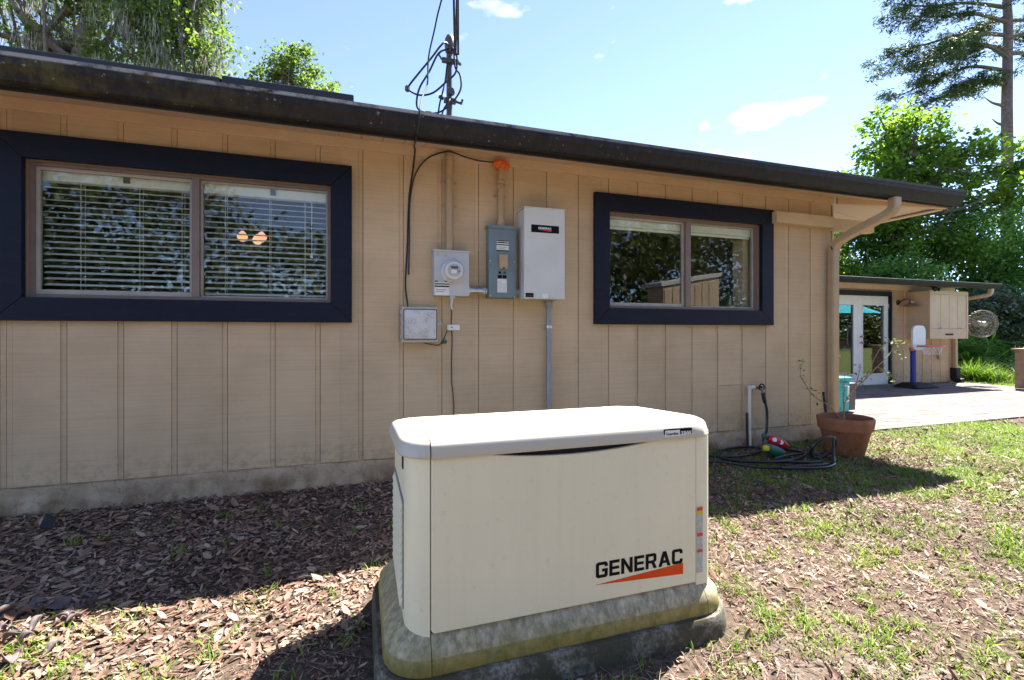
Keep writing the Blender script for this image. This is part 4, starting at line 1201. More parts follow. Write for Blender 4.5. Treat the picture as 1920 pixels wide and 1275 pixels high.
# front door with a dipped top edge (finger recess under the lid)
yd = 1.434
top = []
for t in np.linspace(0, 1, 25):
    xx = XS1 + 0.002 + (XS2 - XS1 - .004) * t
    u = (xx - 0.32) / (1.06 - 0.32)
    dip = 0.040 * (1 - (2 * u - 1) ** 2) ** 0.75 if 0 < u < 1 else 0
    top.append((xx, 0.788 - dip))
MB().prism([(XS2 - .002, 0.229), (XS1 + .010, 0.229), (XS1 + .002, 0.237)] + top, 'y', yd, yd + 0.016).build('front_door', M['gen_body'], gen, bev=0.003)
MB().box(XS1 + .003, XS2 - .003, yd + .0165, yd + .0172, 0.222, 0.785).build('recess_shade', M['black_plastic'], gen)  # black sheet over the cream body, painting in the shade of the finger recess
# lid: hipped, crowned, in two pieces with a seam at the left end
lid_r = [rrect(1.15, 0.63, 0.11, 0.774, XC, YC), rrect(1.185, 0.664, 0.12, 0.771, XC, YC), rrect(1.192, 0.668, 0.12, 0.777, XC, YC), rrect(1.178, 0.654, 0.12, 0.810, XC, YC), rrect(1.166, 0.642, 0.118, 0.820, XC, YC), rrect(1.14, 0.612, 0.11, 0.8265, XC, YC), rrect(1.00, 0.30, 0.09, 0.833, XC - .01, YC), rrect(0.91, 0.05, 0.02, 0.8385, XC - .015, YC)]
lid_r = [r if i < 2 else [(p[0], p[1], p[2] - max(0, p[1] - YC) * 0.13) for p in r] for i, r in enumerate(lid_r)]
sx = XS1 - .001
MB().loft(lid_r).build('lid', M['gen_lid'], gen, smooth=True, cut=[((sx + .002, 0, 0), (-1, 0, 0))])
MB().loft(lid_r).build('lid_end_cap', M['gen_lid'], gen, smooth=True, cut=[((sx - .002, 0, 0), (1, 0, 0))])
lg = block_text('GENERAC', 0.767, 1.124, 0.3105, 0.054, yd - 0.0008, M['print_black'], gen, 'logo')
MB().prism([(0.767, 0.2885), (1.126, 0.3105), (1.126, 0.270)], 'y', yd - 0.0012, yd - 0.0003).build('wedge_mark', M['print_orange'], gen)
# badge on the lid edge
yb_ = 1.4278
bd = MB().prism([(p[0] + 1.098, p[1] + 0.7935) for p in rrect(0.122, 0.034, 0.006, 0)], 'y', yb_ - 0.004, yb_ + 0.004).build('badge', M['print_black'], gen)
bx('badge_plate', 1.041, 1.104, yb_ - 0.0052, yb_ - 0.0041, 0.7815, 0.8055, M['print_white'], bd)
text('Guardian', 0.0145, M['print_black'], (1.044, yb_ - 0.0058, 0.7885), bd)
text('22kW', 0.0175, M['print_white'], (1.110, yb_ - 0.0048, 0.787), bd, bold=0.0006)
# warning stickers wrapped on the right end
yr_ = YC - 0.317
rl = bx('warning_label', 1.1905, 1.216, 1.4355, 1.4375, 0.262, 0.508, M['print_grey'], gen)
for (a, b, mt) in ((0.494, 0.506, 'print_orange'), (0.476, 0.492, 'yellow_plastic'), (0.398, 0.410, 'print_orange'), (0.338, 0.348, 'print_orange')):
    bx('label_stripe', 1.191, 1.2155, 1.4345, 1.4353, a, b, M[mt], rl)
bx('latch', 0.1235, 0.1285, 1.545, 1.575, 0.715, 0.765, M['black_plastic'], gen)
for i in range(12):
    z = 0.27 + i * 0.028
    MB().add([(0.1145, 1.545, z), (0.1145, 1.93, z), (0.1232, 1.93, z + .022), (0.1232, 1.545, z + .022), (0.1234, 1.545, z), (0.1234, 1.93, z)], [(0, 1, 2, 3), (0, 4, 5, 1), (3, 2, 5, 4), (0, 3, 4), (1, 5, 2)]).build('louvre', M['gen_body'], gen)
MB().box(0.1235, 0.130, 1.54, 1.935, 0.262, 0.615).build('louvre_panel', M['blue_grey'], gen)

# ------------------------------------------------------------------ spigot, hose, toy, pot
sp = thing('water_spigot', 'white plastic standpipe with a brass hose tap against the wall', 'tap', (3.705, 3.70, 0))
MB().tube([(3.705, 3.70, -0.03), (3.705, 3.70, 0.60)], 0.0165, 12).build('standpipe', M['pvc_white'], sp, smooth=True)
m = MB(); m.lathe([(0.021, 0), (0.021, 0.045)], (3.705, 3.70, 0.585), 12); m.tube([(3.70, 3.70, 0.608), (3.765, 3.70, 0.608)], 0.020, 12); m.build('elbow', M['pvc_white'], sp, smooth=True)
m = MB(); m.tube([(3.765, 3.70, 0.608), (3.83, 3.695, 0.605)], 0.013, 10); m.tube([(3.80, 3.70, 0.61), (3.825, 3.66, 0.585), (3.825, 3.655, 0.55)], 0.014, 10)
m.build('tap_body', M['brass'], sp, smooth=True)
m = MB()
for k in range(12):
    a, b = 2 * PI * k / 12, 2 * PI * (k + 1) / 12
    m.tube([(3.825 + .032 * math.cos(a), 3.665, 0.612 + .032 * math.sin(a)), (3.825 + .032 * math.cos(b), 3.665, 0.612 + .032 * math.sin(b))], 0.007, 6)
m.tube([(3.825, 3.70, 0.612), (3.825, 3.66, 0.612)], 0.010, 8)
m.build('tap_wheel', M['black_plastic'], sp)
hs = thing('garden_hose', 'black garden hose hanging from the tap and coiled on the ground', 'hose', (3.75, 3.45, 0))
HR = 0.0125
def gz1(x, y): return float(ground_z(x, y))
hp = [(3.828, 3.652, 0.555), (3.835, 3.645, 0.50), (3.862, 3.64, 0.40), (3.868, 3.64, 0.30), (3.850, 3.63, 0.18), (3.80, 3.61, 0.06)]
loops = [(3.90, 3.46), (3.90, 3.24), (3.56, 3.12), (3.29, 3.20), (3.10, 3.38), (3.19, 3.57), (3.45, 3.65), (3.66, 3.58), (3.62, 3.46), (3.42, 3.40), (3.2, 3.42), (3.0, 3.55), (2.75, 3.66)]
hp += [(a, b, 0.026 + HR + gz1(a, b) + 0.012 * math.sin(i)) for i, (a, b) in enumerate(loops)]
MB().tube(spline(hp, 7), HR, 8).build('hose_line', M['hose'], hs, smooth=True)
loops = [(2.70, 3.34), (3.0, 3.30), (3.22, 3.09), (3.62, 2.95), (3.86, 2.97), (4.02, 3.10), (3.96, 3.24), (3.74, 3.28), (3.50, 3.22), (3.62, 3.06), (3.80, 3.02)]
hp = [(a, b, 0.026 + HR + gz1(a, b) + 0.008 * math.cos(i * 2)) for i, (a, b) in enumerate(loops)]
for a in np.linspace(-80, 420, 24):
    hp.append((3.90 + 0.135 * math.cos(R(a)), 3.07 - 0.05 * math.sin(R(a)), 0.140 + 0.105 * math.sin(R(a))))
hp += [(3.92, 2.99, 0.06), (3.80, 2.90, 0.042), (3.6, 2.87, 0.04), (3.3, 2.96, 0.04)]
MB().tube(spline(hp, 6), HR, 8).build('hose_line', M['hose'], hs, smooth=True)
MB().tube([(3.828, 3.652, 0.560), (3.834, 3.646, 0.50), (3.845, 3.643, 0.455)], [0.019, 0.020, 0.017], 10).build('hose_collar', M['black'], hs, smooth=True)
hp = [(3.66, 3.69, 0.36), (3.662, 3.69, 0.2), (3.668, 3.685, 0.03)]
tag(MB().tube(hp, 0.011, 8).build('short_pipe', M['black'], None, smooth=True), 'short dark rod standing against the white standpipe', 'rod')

toy = thing('toy_sprinkler', 'red and green toy sprinkler with pale spots lying on the hose', 'toy', (3.68, 3.38, 0.03))
ax = Vector((0.84, -0.10, -0.34)).normalized()
c = Vector((3.735, 3.40, 0.125))
def capsule(c0, c1, rads, mat, name, parent):
    pts = [c0 + (c1 - c0) * t for t in np.linspace(0, 1, len(rads))]
    return MB().tube(pts, list(rads), 14).build(name, M[mat], parent, smooth=True)
capsule(c - ax * 0.11, c + ax * 0.135, (0.02, 0.044, 0.050, 0.051, 0.049, 0.042, 0.028, 0.012), 'red_plastic', 'red_body', toy)
fro = Vector((-0.25, -0.93, 0.25)).normalized()
for t in (-0.065, 0.01):
    pc = c + ax * t + fro * 0.044
    MB().tube([pc, pc + fro * 0.008], [0.022, 0.020], 12).build('white_spot', M['print_white'], toy)
c_ = Vector((3.60, 3.33, 0.075))
capsule(c_ - ax * 0.08, c_ + ax * 0.10, (0.036, 0.05, 0.053, 0.051, 0.044), 'green_plastic', 'green_body', toy)
MB().lathe([(0.004, -.03), (0.026, -.02), (0.033, 0), (0.026, .02), (0.004, .03)], (3.515, 3.32, 0.105), 12).build('yellow_knob', M['yellow_plastic'], toy, smooth=True)
MB().lathe([(0.004, -.03), (0.022, -.02), (0.028, 0), (0.022, .02), (0.004, .03)], (3.60, 3.42, 0.185), 12).build('green_knob', M['green_plastic'], toy, smooth=True)

PX, PY = 4.37, 3.22
tp = thing('terracotta_pot', 'large weathered terracotta flower pot at the corner of the house', 'flower pot', (PX, PY, 0))
MB().lathe([(0.1386, 0.0), (0.1512, 0.02), (0.1999, 0.235), (0.2066, 0.242), (0.2184, 0.248), (0.2293, 0.325), (0.2318, 0.352), (0.2234, 0.365), (0.21, 0.362), (0.2041, 0.34), (0.1949, 0.25)], (PX, PY, 0.0), 40).build('pot_body', M['terracotta'], tp, smooth=True)
MB().lathe([(0.0, 0.305), (0.10, 0.302), (0.20, 0.295)], (PX, PY, 0), 24).build('soil', M['soil'], tp)
rose = thing('rose_bush', 'straggly rose bush with arching stems growing in the terracotta pot', 'plant', (PX, PY, 0.33))
stems = [[(4.34, 3.40, 0.33), (4.38, 3.42, 0.50), (4.50, 3.43, 0.62), (4.68, 3.44, 0.72), (4.86, 3.45, 0.84), (5.02, 3.45, 0.95), (5.10, 3.45, 1.05), (5.12, 3.45, 1.10), (5.20, 3.44, 1.06), (5.22, 3.44, 0.93)],
         [(4.33, 3.40, 0.33), (4.24, 3.46, 0.47), (4.12, 3.52, 0.56), (4.05, 3.55, 0.66), (3.98, 3.56, 0.78), (4.02, 3.56, 0.9)],
         [(4.35, 3.41, 0.33), (4.40, 3.45, 0.45), (4.42, 3.46, 0.60), (4.44, 3.47, 0.78)],
         [(4.68, 3.44, 0.72), (4.76, 3.42, 0.90), (4.84, 3.41, 1.02), (4.96, 3.40, 1.10)], [(4.86, 3.45, 0.84), (4.92, 3.42, 0.80), (4.98, 3.41, 0.72)], [(4.5, 3.43, 0.62), (4.52, 3.40, 0.74), (4.56, 3.40, 0.86)]]
m = MB(); lp = []
for s_ in stems:
    s_ = [(a + .03, b - .17, c - .02) for a, b, c in s_]
    ps = spline(s_, 6); m.tube(ps, [0.006 * (1 - 0.6 * i / len(ps)) for i in range(len(ps))], 6)
    for i, p in enumerate(ps):
        if i > len(ps) * 0.25 and random.random() < 0.85:
            for _ in range(2): lp.append(p + Vector((random.gauss(0, .022), random.gauss(0, .022), random.gauss(0, .02))))
m.build('stem', M['wood'], rose, smooth=True)
LF_V = np.array([(0, 0, 0), (0.45, 0.28, 0.06), (1, 0, -0.04), (0.45, -0.28, 0.06), (0.45, 0, 0)], float)
LF_F = np.array([(0, 4, 1), (1, 4, 2), (0, 3, 4), (3, 2, 4)])
LQ_V = np.array([(0, 0, 0), (0.5, 0.30, 0.07), (1, 0, -0.05), (0.5, -0.30, 0.07)], float)
LQ_F = np.array([(0, 1, 2), (0, 2, 3)])
lp = np.array([tuple(p) for p in lp]); n = len(lp)
V, F = scatter(LF_V, LF_F, lp, rots(rng.uniform(0, 6.28, n), rng.uniform(-.6, .9, n), rng.uniform(-.8, .8, n)), rng.uniform(0.025, 0.045, n))
arrays('leaves', V, F, M['rose_leaf'], rose)
tag(MB().tube([(4.66, 3.60, 0.0), (4.62, 3.61, 0.34), (4.60, 3.62, 0.54)], 0.012, 8).build('plant_stake', M['black_plastic'], None, smooth=True), 'thin dark stake leaning behind the flower pot', 'stake')

# ------------------------------------------------------------------ teal cooler behind the corner
cb = thing('cooler', 'teal cooler with a dark grey side behind the corner downspout', 'cooler', (6.60, 4.95, 0.02))
MB().prism([(6.36, 0.03), (6.60, 0.03), (6.62, 0.47), (6.34, 0.47)], 'y', 4.80, 5.20).build('tub', M['teal'], cb, bev=0.02)
MB().prism([(6.615, 0.05), (6.75, 0.05), (6.765, 0.44), (6.632, 0.44)], 'y', 4.82, 5.18).build('side_panel', M['dark_grey'], cb, bev=0.015)
MB().box(6.325, 6.63, 4.78, 5.22, 0.473, 0.53).build('cooler_lid', M['teal'], cb, bev=0.015)
MB().tube([(6.50, 4.79, 0.42), (6.51, 4.75, 0.40), (6.51, 4.75, 0.20), (6.50, 4.79, 0.18)], 0.012, 8).build('handle', M['white'], cb)
for xx in (6.42, 6.56):
    MB().lathe([(0.03, 0), (0.03, 0.03)], (xx, 4.83, 0.03), 10, 'x').build('wheel', M['black'], cb)

# ------------------------------------------------------------------ wing of the house behind the patio
wing = thing('house_wing', 'low tan wing with white double doors behind the brick patio', 'house wing', (9.3, 8.5, 0))
YG = 7.10; WX0, WX1 = 5.0, 13.10
DO = (9.10, 10.995)           # door opening
m = MB(); m.box(WX0, DO[0], YG + .012, YG + .12, 0.012, 2.25); m.box(DO[1], WX1, YG + .012, YG + .12, 0.012, 2.25); m.box(DO[0], DO[1], YG + .012, YG + .12, 2.0, 2.25)
m.build('wall', M['sheath'], wing)
x = WX0
while x < WX1 - 0.02:
    a, b = x, min(x + 0.29, WX1)
    if b < DO[0] - .06 or a > DO[1] + .02:
        bx('siding_board', a, b, YG, YG + .014, 0.03, 2.24, M['siding'], wing, bev=0.002)
    elif a < DO[1] + 0.02 < b:
        bx('siding_board', DO[1] + .03, b, YG, YG + .014, 0.03, 2.24, M['siding'], wing, bev=0.002)
    elif a < DO[0] - .06 < b:
        bx('siding_board', a, DO[0] - .06, YG, YG + .014, 0.03, 2.24, M['siding'], wing, bev=0.002)
    x += 0.3053
bx('wall', WX1 - .11, WX1, YG + .125, 11.5, 0.0, 2.25, M['siding'], wing)
bx('fascia_trim', WX0, WX1, YG - .02, YG + .01, 2.10, 2.25, M['tan'], wing)
m = MB(); m.box(DO[0] - .055, DO[0], YG - .02, YG + .10, 0.03, 2.055); m.box(DO[1] - .03, DO[1] + .028, YG - .02, YG + .10, 0.03, 2.055); m.box(DO[0], DO[1] - .03, YG - .02, YG + .10, 1.965, 2.055)
m.build('door_frame', M['navy'], wing)
def leaf(x0, x1, hinge_right):
    s_ = 0.125
    d = MB(); d.box(x0, x0 + s_, YG + .02, YG + .065, 0.045, 1.955); d.box(x1 - s_, x1, YG + .02, YG + .065, 0.045, 1.955)
    d.box(x0 + s_, x1 - s_, YG + .02, YG + .065, 0.045, 0.27); d.box(x0 + s_, x1 - s_, YG + .02, YG + .065, 1.765, 1.955)
    o = d.build('door', M['white'], wing)
    f_ = MB(); f_.box(x0 + s_ - .012, x0 + s_ + .012, YG + .012, YG + .019, 0.26, 1.775); f_.box(x1 - s_ - .012, x1 - s_ + .012, YG + .012, YG + .019, 0.26, 1.775)
    f_.box(x0 + s_ + .012, x1 - s_ - .012, YG + .012, YG + .019, 0.26, 0.284); f_.box(x0 + s_ + .012, x1 - s_ - .012, YG + .012, YG + .019, 1.751, 1.775)
    f_.build('glazing_bead', M['white'], o)
    bx('pane', x0 + s_, x1 - s_, YG + .040, YG + .046, 0.27, 1.765, M['door_glass'], o)
    if hinge_right:
        for zz in (0.95, 1.08):
            MB().lathe([(0.012, 0), (0.012, 0.03), (0.028, 0.04), (0.030, 0.06), (0.0, 0.07)], (x0 + 0.06, YG + .02, zz), 12, 'y').build('knob', M['steel_dull'], o, smooth=True)
        for zz in (0.25, 0.95, 1.70):
            bx('hinge', x1 - .004, x1 + .010, YG + .005, YG + .019, zz, zz + .09, M['steel'], o)
leaf(9.125, 10.035, False); leaf(10.04, 10.955, True)
bx('threshold', DO[0], DO[1] - .03, YG - .06, YG + .10, 0.0125, 0.043, M['steel_dull'], wing)
# roof of the wing
YGE = 6.42
m = MB().prism([(YGE + .09, 2.165), (YG - .021, 2.20), (YG - .021, 2.215), (YGE + .09, 2.18)], 'x', WX0, WX1 + .02); m.build('soffit', M['pale_soffit'], wing)
MB().prism([(YGE + .06, 2.23), (9.5, 2.42), (11.9, 2.23), (11.9, 2.25), (9.5, 2.445), (YGE + .06, 2.255)], 'x', WX0, WX1 + .26).build('roof', M['shingle'], wing)
MB().prism([(YGE + .09, 2.181), (YG, 2.216), (9.5, 2.40), (11.9, 2.22), (YGE + .09, 2.222)], 'x', WX0, WX1 + .02).build('roof_deck', M['soffit'], wing)
MB().prism([(YGE + .085, 2.13), (YGE + .02, 2.125), (YGE - .02, 2.19), (YGE - .03, 2.235), (YGE - .015, 2.24), (YGE + .085, 2.24)], 'x', WX0, 13.42).build('gutter', M['wing_gutter'], wing)
d2 = spline([(13.18, 6.47, 2.13), (13.18, 6.475, 2.06), (13.16, 6.53, 1.99), (13.07, 6.75, 1.94), (13.04, 6.98, 1.90), (13.03, 7.04, 1.80), (13.03, 7.04, 0.6), (13.03, 7.04, 0.36)], 5)
rect_sweep(d2, 0.09, 0.075).build('downspout', M['tan_metal'], wing, smooth=True)
rect_sweep([(13.03, 7.035, 0.355), (13.03, 7.03, 0.12), (13.03, 6.98, 0.06), (13.04, 6.90, 0.045)], 0.15, 0.13).build('drain_boot', M['black_plastic'], wing, smooth=True)
# dim room behind the glass doors
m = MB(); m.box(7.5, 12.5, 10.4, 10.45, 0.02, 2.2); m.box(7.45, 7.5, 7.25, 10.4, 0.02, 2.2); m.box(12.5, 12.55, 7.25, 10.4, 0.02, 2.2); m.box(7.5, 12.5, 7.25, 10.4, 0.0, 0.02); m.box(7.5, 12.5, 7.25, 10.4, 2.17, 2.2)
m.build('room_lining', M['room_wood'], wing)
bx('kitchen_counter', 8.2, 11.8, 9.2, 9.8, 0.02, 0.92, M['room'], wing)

# wall cabinet, its fan, lamp and plate
kb = thing('wall_cabinet', 'big tan outdoor cabinet hung on the wing wall right of the doors', 'cabinet', (12.12, 6.88, 1.035))
bx('cabinet_body', 11.50, 12.74, 6.672, YG - .002, 1.035, 2.06, M['siding'], kb)
x = 11.56
for i in range(4):
    bx('door_board', x, x + .272, 6.652, 6.6715, 1.25, 1.985, M['soffit'], kb, bev=0.003); x += 0.282
m = MB(); m.box(11.495, 11.555, 6.645, 6.6718, 1.03, 2.065); m.box(12.692, 12.745, 6.645, 6.6718, 1.03, 2.065); m.box(11.555, 12.692, 6.645, 6.6718, 1.99, 2.065)
m.build('face_frame', M['soffit'], kb)
lo_ = bx('lower_flap', 11.56, 12.687, 6.648, 6.6715, 1.03, 1.245, M['soffit'], kb, bev=0.003)
bx('pull_slot', 11.99, 12.24, 6.643, 6.6478, 1.105, 1.145, M['black_plastic'], lo_)
for xx in (11.80, 12.44):
    m = MB(); m.tube([(xx - .05, 6.64, 1.225), (xx + .06, 6.635, 1.25)], 0.008, 6); m.tube([(xx + .02, 6.645, 1.24), (xx + .02, 6.615, 1.27)], 0.010, 6); m.build('catch', M['steel'], kb)

fan = thing('wall_fan', 'round wire-caged wall fan beside the tan cabinet', 'fan', (13.10, 6.72, 1.05))
fc_ = Vector((13.20, 6.66, 1.36)); fdir = Vector((-0.45, -0.89, -0.05)).normalized()
fu = fdir.cross(Vector((0, 0, 1))).normalized(); fv = fu.cross(fdir)
def circ(r, off, n=40): return [fc_ + fdir * off + (fu * math.cos(2 * PI * k / n) + fv * math.sin(2 * PI * k / n)) * r for k in range(n + 1)]
cg = MB()
for r_, off in ((0.30, 0.0), (0.30, 0.06), (0.26, 0.085), (0.20, 0.10), (0.13, 0.11), (0.25, -0.06), (0.16, -0.085)):
    cg.tube(circ(r_, off), 0.006 if r_ == 0.30 else 0.003, 5, cap=False)
for k in range(28):
    a = 2 * PI * k / 28; d_ = fu * math.cos(a) + fv * math.sin(a)
    cg.tube([fc_ + fdir * .115 + d_ * .06, fc_ + fdir * .10 + d_ * .20, fc_ + fdir * .06 + d_ * .295, fc_ + d_ * .305, fc_ - fdir * .06 + d_ * .25, fc_ - fdir * .09 + d_ * .10], 0.0032, 4)
cg.build('cage', M['steel_dull'], fan)
MB().tube([fc_ + fdir * .10, fc_ + fdir * .125], [0.06, 0.05], 14).build('cage_badge', M['steel'], fan)
for k in range(3):
    a = 2 * PI * k / 3 + .3
    d_ = fu * math.cos(a) + fv * math.sin(a); e_ = fdir.cross(d_)
    pts = [fc_ + d_ * .05 - e_ * .03, fc_ + d_ * .26 - e_ * .09 + fdir * .03, fc_ + d_ * .27 + e_ * .06 - fdir * .02, fc_ + d_ * .05 + e_ * .03]
    bl = MB(); bl.add([p + fdir * .002 for p in pts] + [p - fdir * .002 for p in pts], [(0, 1, 2, 3), (7, 6, 5, 4), (0, 4, 5, 1), (1, 5, 6, 2), (2, 6, 7, 3), (3, 7, 4, 0)])
    bl.build('blade', M['dark_grey'], fan)
MB().tube([fc_ + fdir * .05, fc_ - fdir * .16], [0.055, 0.075], 14).build('motor', M['dark_grey'], fan, smooth=True)
MB().tube([fc_ - fdir * .14, fc_ - fdir * .22 + Vector((-.06, .06, -.02)), Vector((12.98, 7.09, 1.34))], 0.018, 8).build('wall_arm', M['dark_grey'], fan)

wl_ = thing('wall_lamp', 'small bronze barn lamp on the wall between doors and cabinet', 'lamp', (11.3, 7.0, 1.75))
MB().lathe([(0.055, 0), (0.055, 0.02), (0.03, 0.03)], (11.22, YG, 1.83), 14, 'y').build('back_plate', M['copper_lamp'], wl_)
MB().tube(spline([(11.22, 7.07, 1.83), (11.22, 6.98, 1.88), (11.25, 6.90, 1.89), (11.29, 6.88, 1.85)], 4), 0.012, 8).build('arm', M['copper_lamp'], wl_, smooth=True)
MB().lathe([(0.03, 0.085), (0.045, 0.08), (0.05, 0.03), (0.10, 0.008), (0.165, -0.03), (0.160, -0.036), (0.09, 0.0), (0.03, 0.02)], (11.30, 6.88, 1.77), 24).build('lamp_shade', M['steel_dull'], wl_, smooth=True)
MB().lathe([(0.01, -0.03), (0.03, -0.015), (0.025, 0.02)], (11.30, 6.88, 1.765), 10).build('bulb', M['white'], wl_, smooth=True)
pl = thing('outlet_cover', 'tan weatherproof outlet cover on the wing wall under the cabinet', 'outlet', (12.57, 7.09, 0.56))
MB().prism([(p[0] + 12.57, p[1] + 0.66) for p in rrect(0.15, 0.22, 0.06, 0)], 'y', 7.045, YG - .001).build('cover', M['tan_metal'], pl, bev=0.008)
bx('cover_flap', 12.525, 12.615, 7.035, 7.0445, 0.60, 0.72, M['tan'], pl, bev=0.004)
fl = thing('security_light', 'small black floodlight fixed under the wing gutter by the cabinet', 'lamp', (11.52, 6.62, 2.06))
bx('mount', 11.49, 11.55, 6.56, 6.66, 2.13, 2.16, M['black_plastic'], fl)
for dx in (-.055, .055):
    MB().tube([(11.52 + dx * .4, 6.60, 2.12), (11.52 + dx, 6.56, 2.09), (11.52 + dx * 1.25, 6.52, 2.07)], [0.02, 0.03, 0.045], 10).build('lamp_head', M['black_plastic'], fl)

# toy basketball stand
bb = thing('basketball_hoop', 'toy basketball stand with white board, faded red ring and blue pole', 'toy', (10.90, 6.60, 0.022))
BX, BY = 10.90, 6.58
MB().loft([rrect(0.68, 0.46, 0.06, 0.024, BX + .05, BY), rrect(0.68, 0.46, 0.06, 0.055, BX + .05, BY), rrect(0.42, 0.26, 0.05, 0.13, BX - .02, BY)]).build('base', M['black_plastic'], bb, smooth=True)
MB().tube([(BX - .04, BY, 0.12), (BX - .04, BY, 0.80)], 0.05, 16).build('pole', M['blue_plastic'], bb, smooth=True)
MB().tube([(BX - .04, BY, 0.79), (BX - .04, BY, 0.86)], 0.068, 16).build('pole_collar', M['pink_plastic'], bb, smooth=True)
bdir = Vector((0.10, -1.0, 0)).normalized(); bt = Vector((bdir.y * -1, bdir.x, 0))
bo = Vector((BX - .01, BY - .06, 1.06))
m = MB(); pr = rrect(0.46, 0.50, 0.13, 0)
f0 = [bo + bt * p[0] + Vector((0, 0, p[1])) for p in pr]
m.loft([f0, [p + bdir * .035 for p in f0]]); m.build('backboard', M['offwhite_plastic'], bb, smooth=True)
rc = bo + bdir * 0.24 + Vector((0, 0, -0.17))
m = MB(); m.tube([rc + bt * (.19 * math.cos(a)) + bdir * (.19 * math.sin(a)) for a in np.linspace(0, 2 * PI, 29)], 0.018, 8, cap=False)
m.tube([bo + Vector((0, 0, -.17)) + bdir * .02 + bt * .08, rc - bdir * .17 + bt * .06], 0.02, 6); m.tube([bo + Vector((0, 0, -.17)) + bdir * .02 - bt * .08, rc - bdir * .17 - bt * .06], 0.02, 6)
m.build('ring', M['pink_plastic'], bb, smooth=True)
m = MB()
for k in range(16):
    a = 2 * PI * k / 16; b = a + 0.39; 
    P1 = lambda a, r, z: rc + bt * (r * math.cos(a)) + bdir * (r * math.sin(a)) + Vector((0, 0, z))
    m.tube([P1(a, .185, 0), P1(b, .15, -.08), P1(a, .12, -.17)], 0.003, 4); m.tube([P1(a, .185, 0), P1(a - .39, .15, -.08), P1(a, .12, -.17)], 0.003, 4)
m.build('net', M['white'], bb)

# wooden planter at the right edge
wp = thing('wooden_planter', 'tall wooden planter box at the far right end of the patio', 'planter', (13.2, 5.80, 0.01))
for i in range(5):
    a = 12.72 + i * 0.2
    bx('plank', a, a + .194, 5.62, 5.65, 0.03, 0.80, M['wood'], wp, bev=0.004)
bx('side_board', 12.70, 12.728, 5.652, 5.86, 0.03, 0.80, M['wood'], wp, bev=0.004)
bx('top_cap', 12.66, 13.76, 5.58, 5.90, 0.802, 0.84, M['wood'], wp, bev=0.005)
bx('inset_panel', 12.88, 13.6, 5.605, 5.6195, 0.24, 0.70, M['light_grey'], wp)

# teal patio umbrella out of frame, mirrored in the doors
um = thing('patio_umbrella', 'open teal patio umbrella mirrored in the glass door', 'umbrella', (13.7, 3.7, 0))
MB().tube([(13.7, 3.7, 0), (13.7, 3.7, 2.3)], 0.022, 10).build('pole', M['steel_dull'], um)
MB().lathe([(0.02, 0.0), (0.25, 0.0), (0.25, 0.06), (0.03, 0.10)], (13.7, 3.7, 0.0), 16).build('base', M['dark_grey'], um)
rim = [(13.7 + 1.35 * math.cos(2 * PI * k / 8), 3.7 + 1.35 * math.sin(2 * PI * k / 8), 1.72) for k in range(8)]
MB().add(rim + [(13.7, 3.7, 2.35)], [(k, (k + 1) % 8, 8) for k in range(8)]).build('canopy', M['teal_cloth'], um)

# garden shed behind the camera, mirrored in the right window
sd = thing('garden_shed', 'small tan shed with sloping roof mirrored in the right window', 'shed', (8.1, -2.9, 0))
q = Vector((0.67, -0.835, 0)).normalized()
ct = Vector((8.25, -2.5, 0)); tx = Vector((0.9516, 0.307, 0))
# the visible wall is seen in the mirror from (0, 7.5): it faces back along the reflected ray
back = Vector((0.25, 0.97, 0)).normalized(); tx = Vector((0.97, -0.25, 0)).normalized()
def shp(u, w, z): return ct + tx * u - back * w + Vector((0, 0, z))
W2 = 1.15
m = MB(); m.add([shp(-W2, 0, 0), shp(W2, 0, 0), shp(W2, 0, 2.72), shp(-W2, 0, 2.32), shp(-W2, .5, 0), shp(W2, .5, 0), shp(W2, .5, 2.72), shp(-W2, .5, 2.32)], [(0, 1, 2, 3), (5, 4, 7, 6), (4, 0, 3, 7), (1, 5, 6, 2), (3, 2, 6, 7), (1, 0, 4, 5)]); m.build('shed_wall', M['tan'], sd)
for k in range(7):
    u0 = -W2 + .04 + k * .30; u1 = u0 + .27
    zt = lambda u: 2.32 + (u + W2) / (2 * W2) * .40 - .10
    m = MB(); m.add([shp(u0, -.015, 0.02), shp(u1, -.015, 0.02), shp(u1, -.015, zt(u1)), shp(u0, -.015, zt(u0)), shp(u0, -.001, 0.02), shp(u1, -.001, 0.02), shp(u1, -.001, zt(u1)), shp(u0, -.001, zt(u0))], [(0, 1, 2, 3), (5, 4, 7, 6), (4, 0, 3, 7), (1, 5, 6, 2), (3, 2, 6, 7), (1, 0, 4, 5)])
    m.build('siding_board', M['tan'], sd)
m = MB(); m.add([shp(-W2 - .1, -.03, 2.31), shp(W2 + .1, -.03, 2.73), shp(W2 + .1, .6, 2.73), shp(-W2 - .1, .6, 2.31), shp(-W2 - .1, -.03, 2.41), shp(W2 + .1, -.03, 2.83), shp(W2 + .1, .6, 2.83), shp(-W2 - .1, .6, 2.41)], [(3, 2, 1, 0), (4, 5, 6, 7), (0, 1, 5, 4), (1, 2, 6, 5), (2, 3, 7, 6), (3, 0, 4, 7)]); m.build('shed_roof', M['light_grey'], sd)

# ------------------------------------------------------------------ trees and shrubs
def in_ell(n, c, r, shell=0.55):
    d = rng.normal(size=(n, 3)); d /= np.linalg.norm(d, axis=1)[:, None]
    k = rng.uniform(shell ** 3, 1, n) ** (1 / 3)
    return np.array(c) + d * k[:, None] * np.array(r)

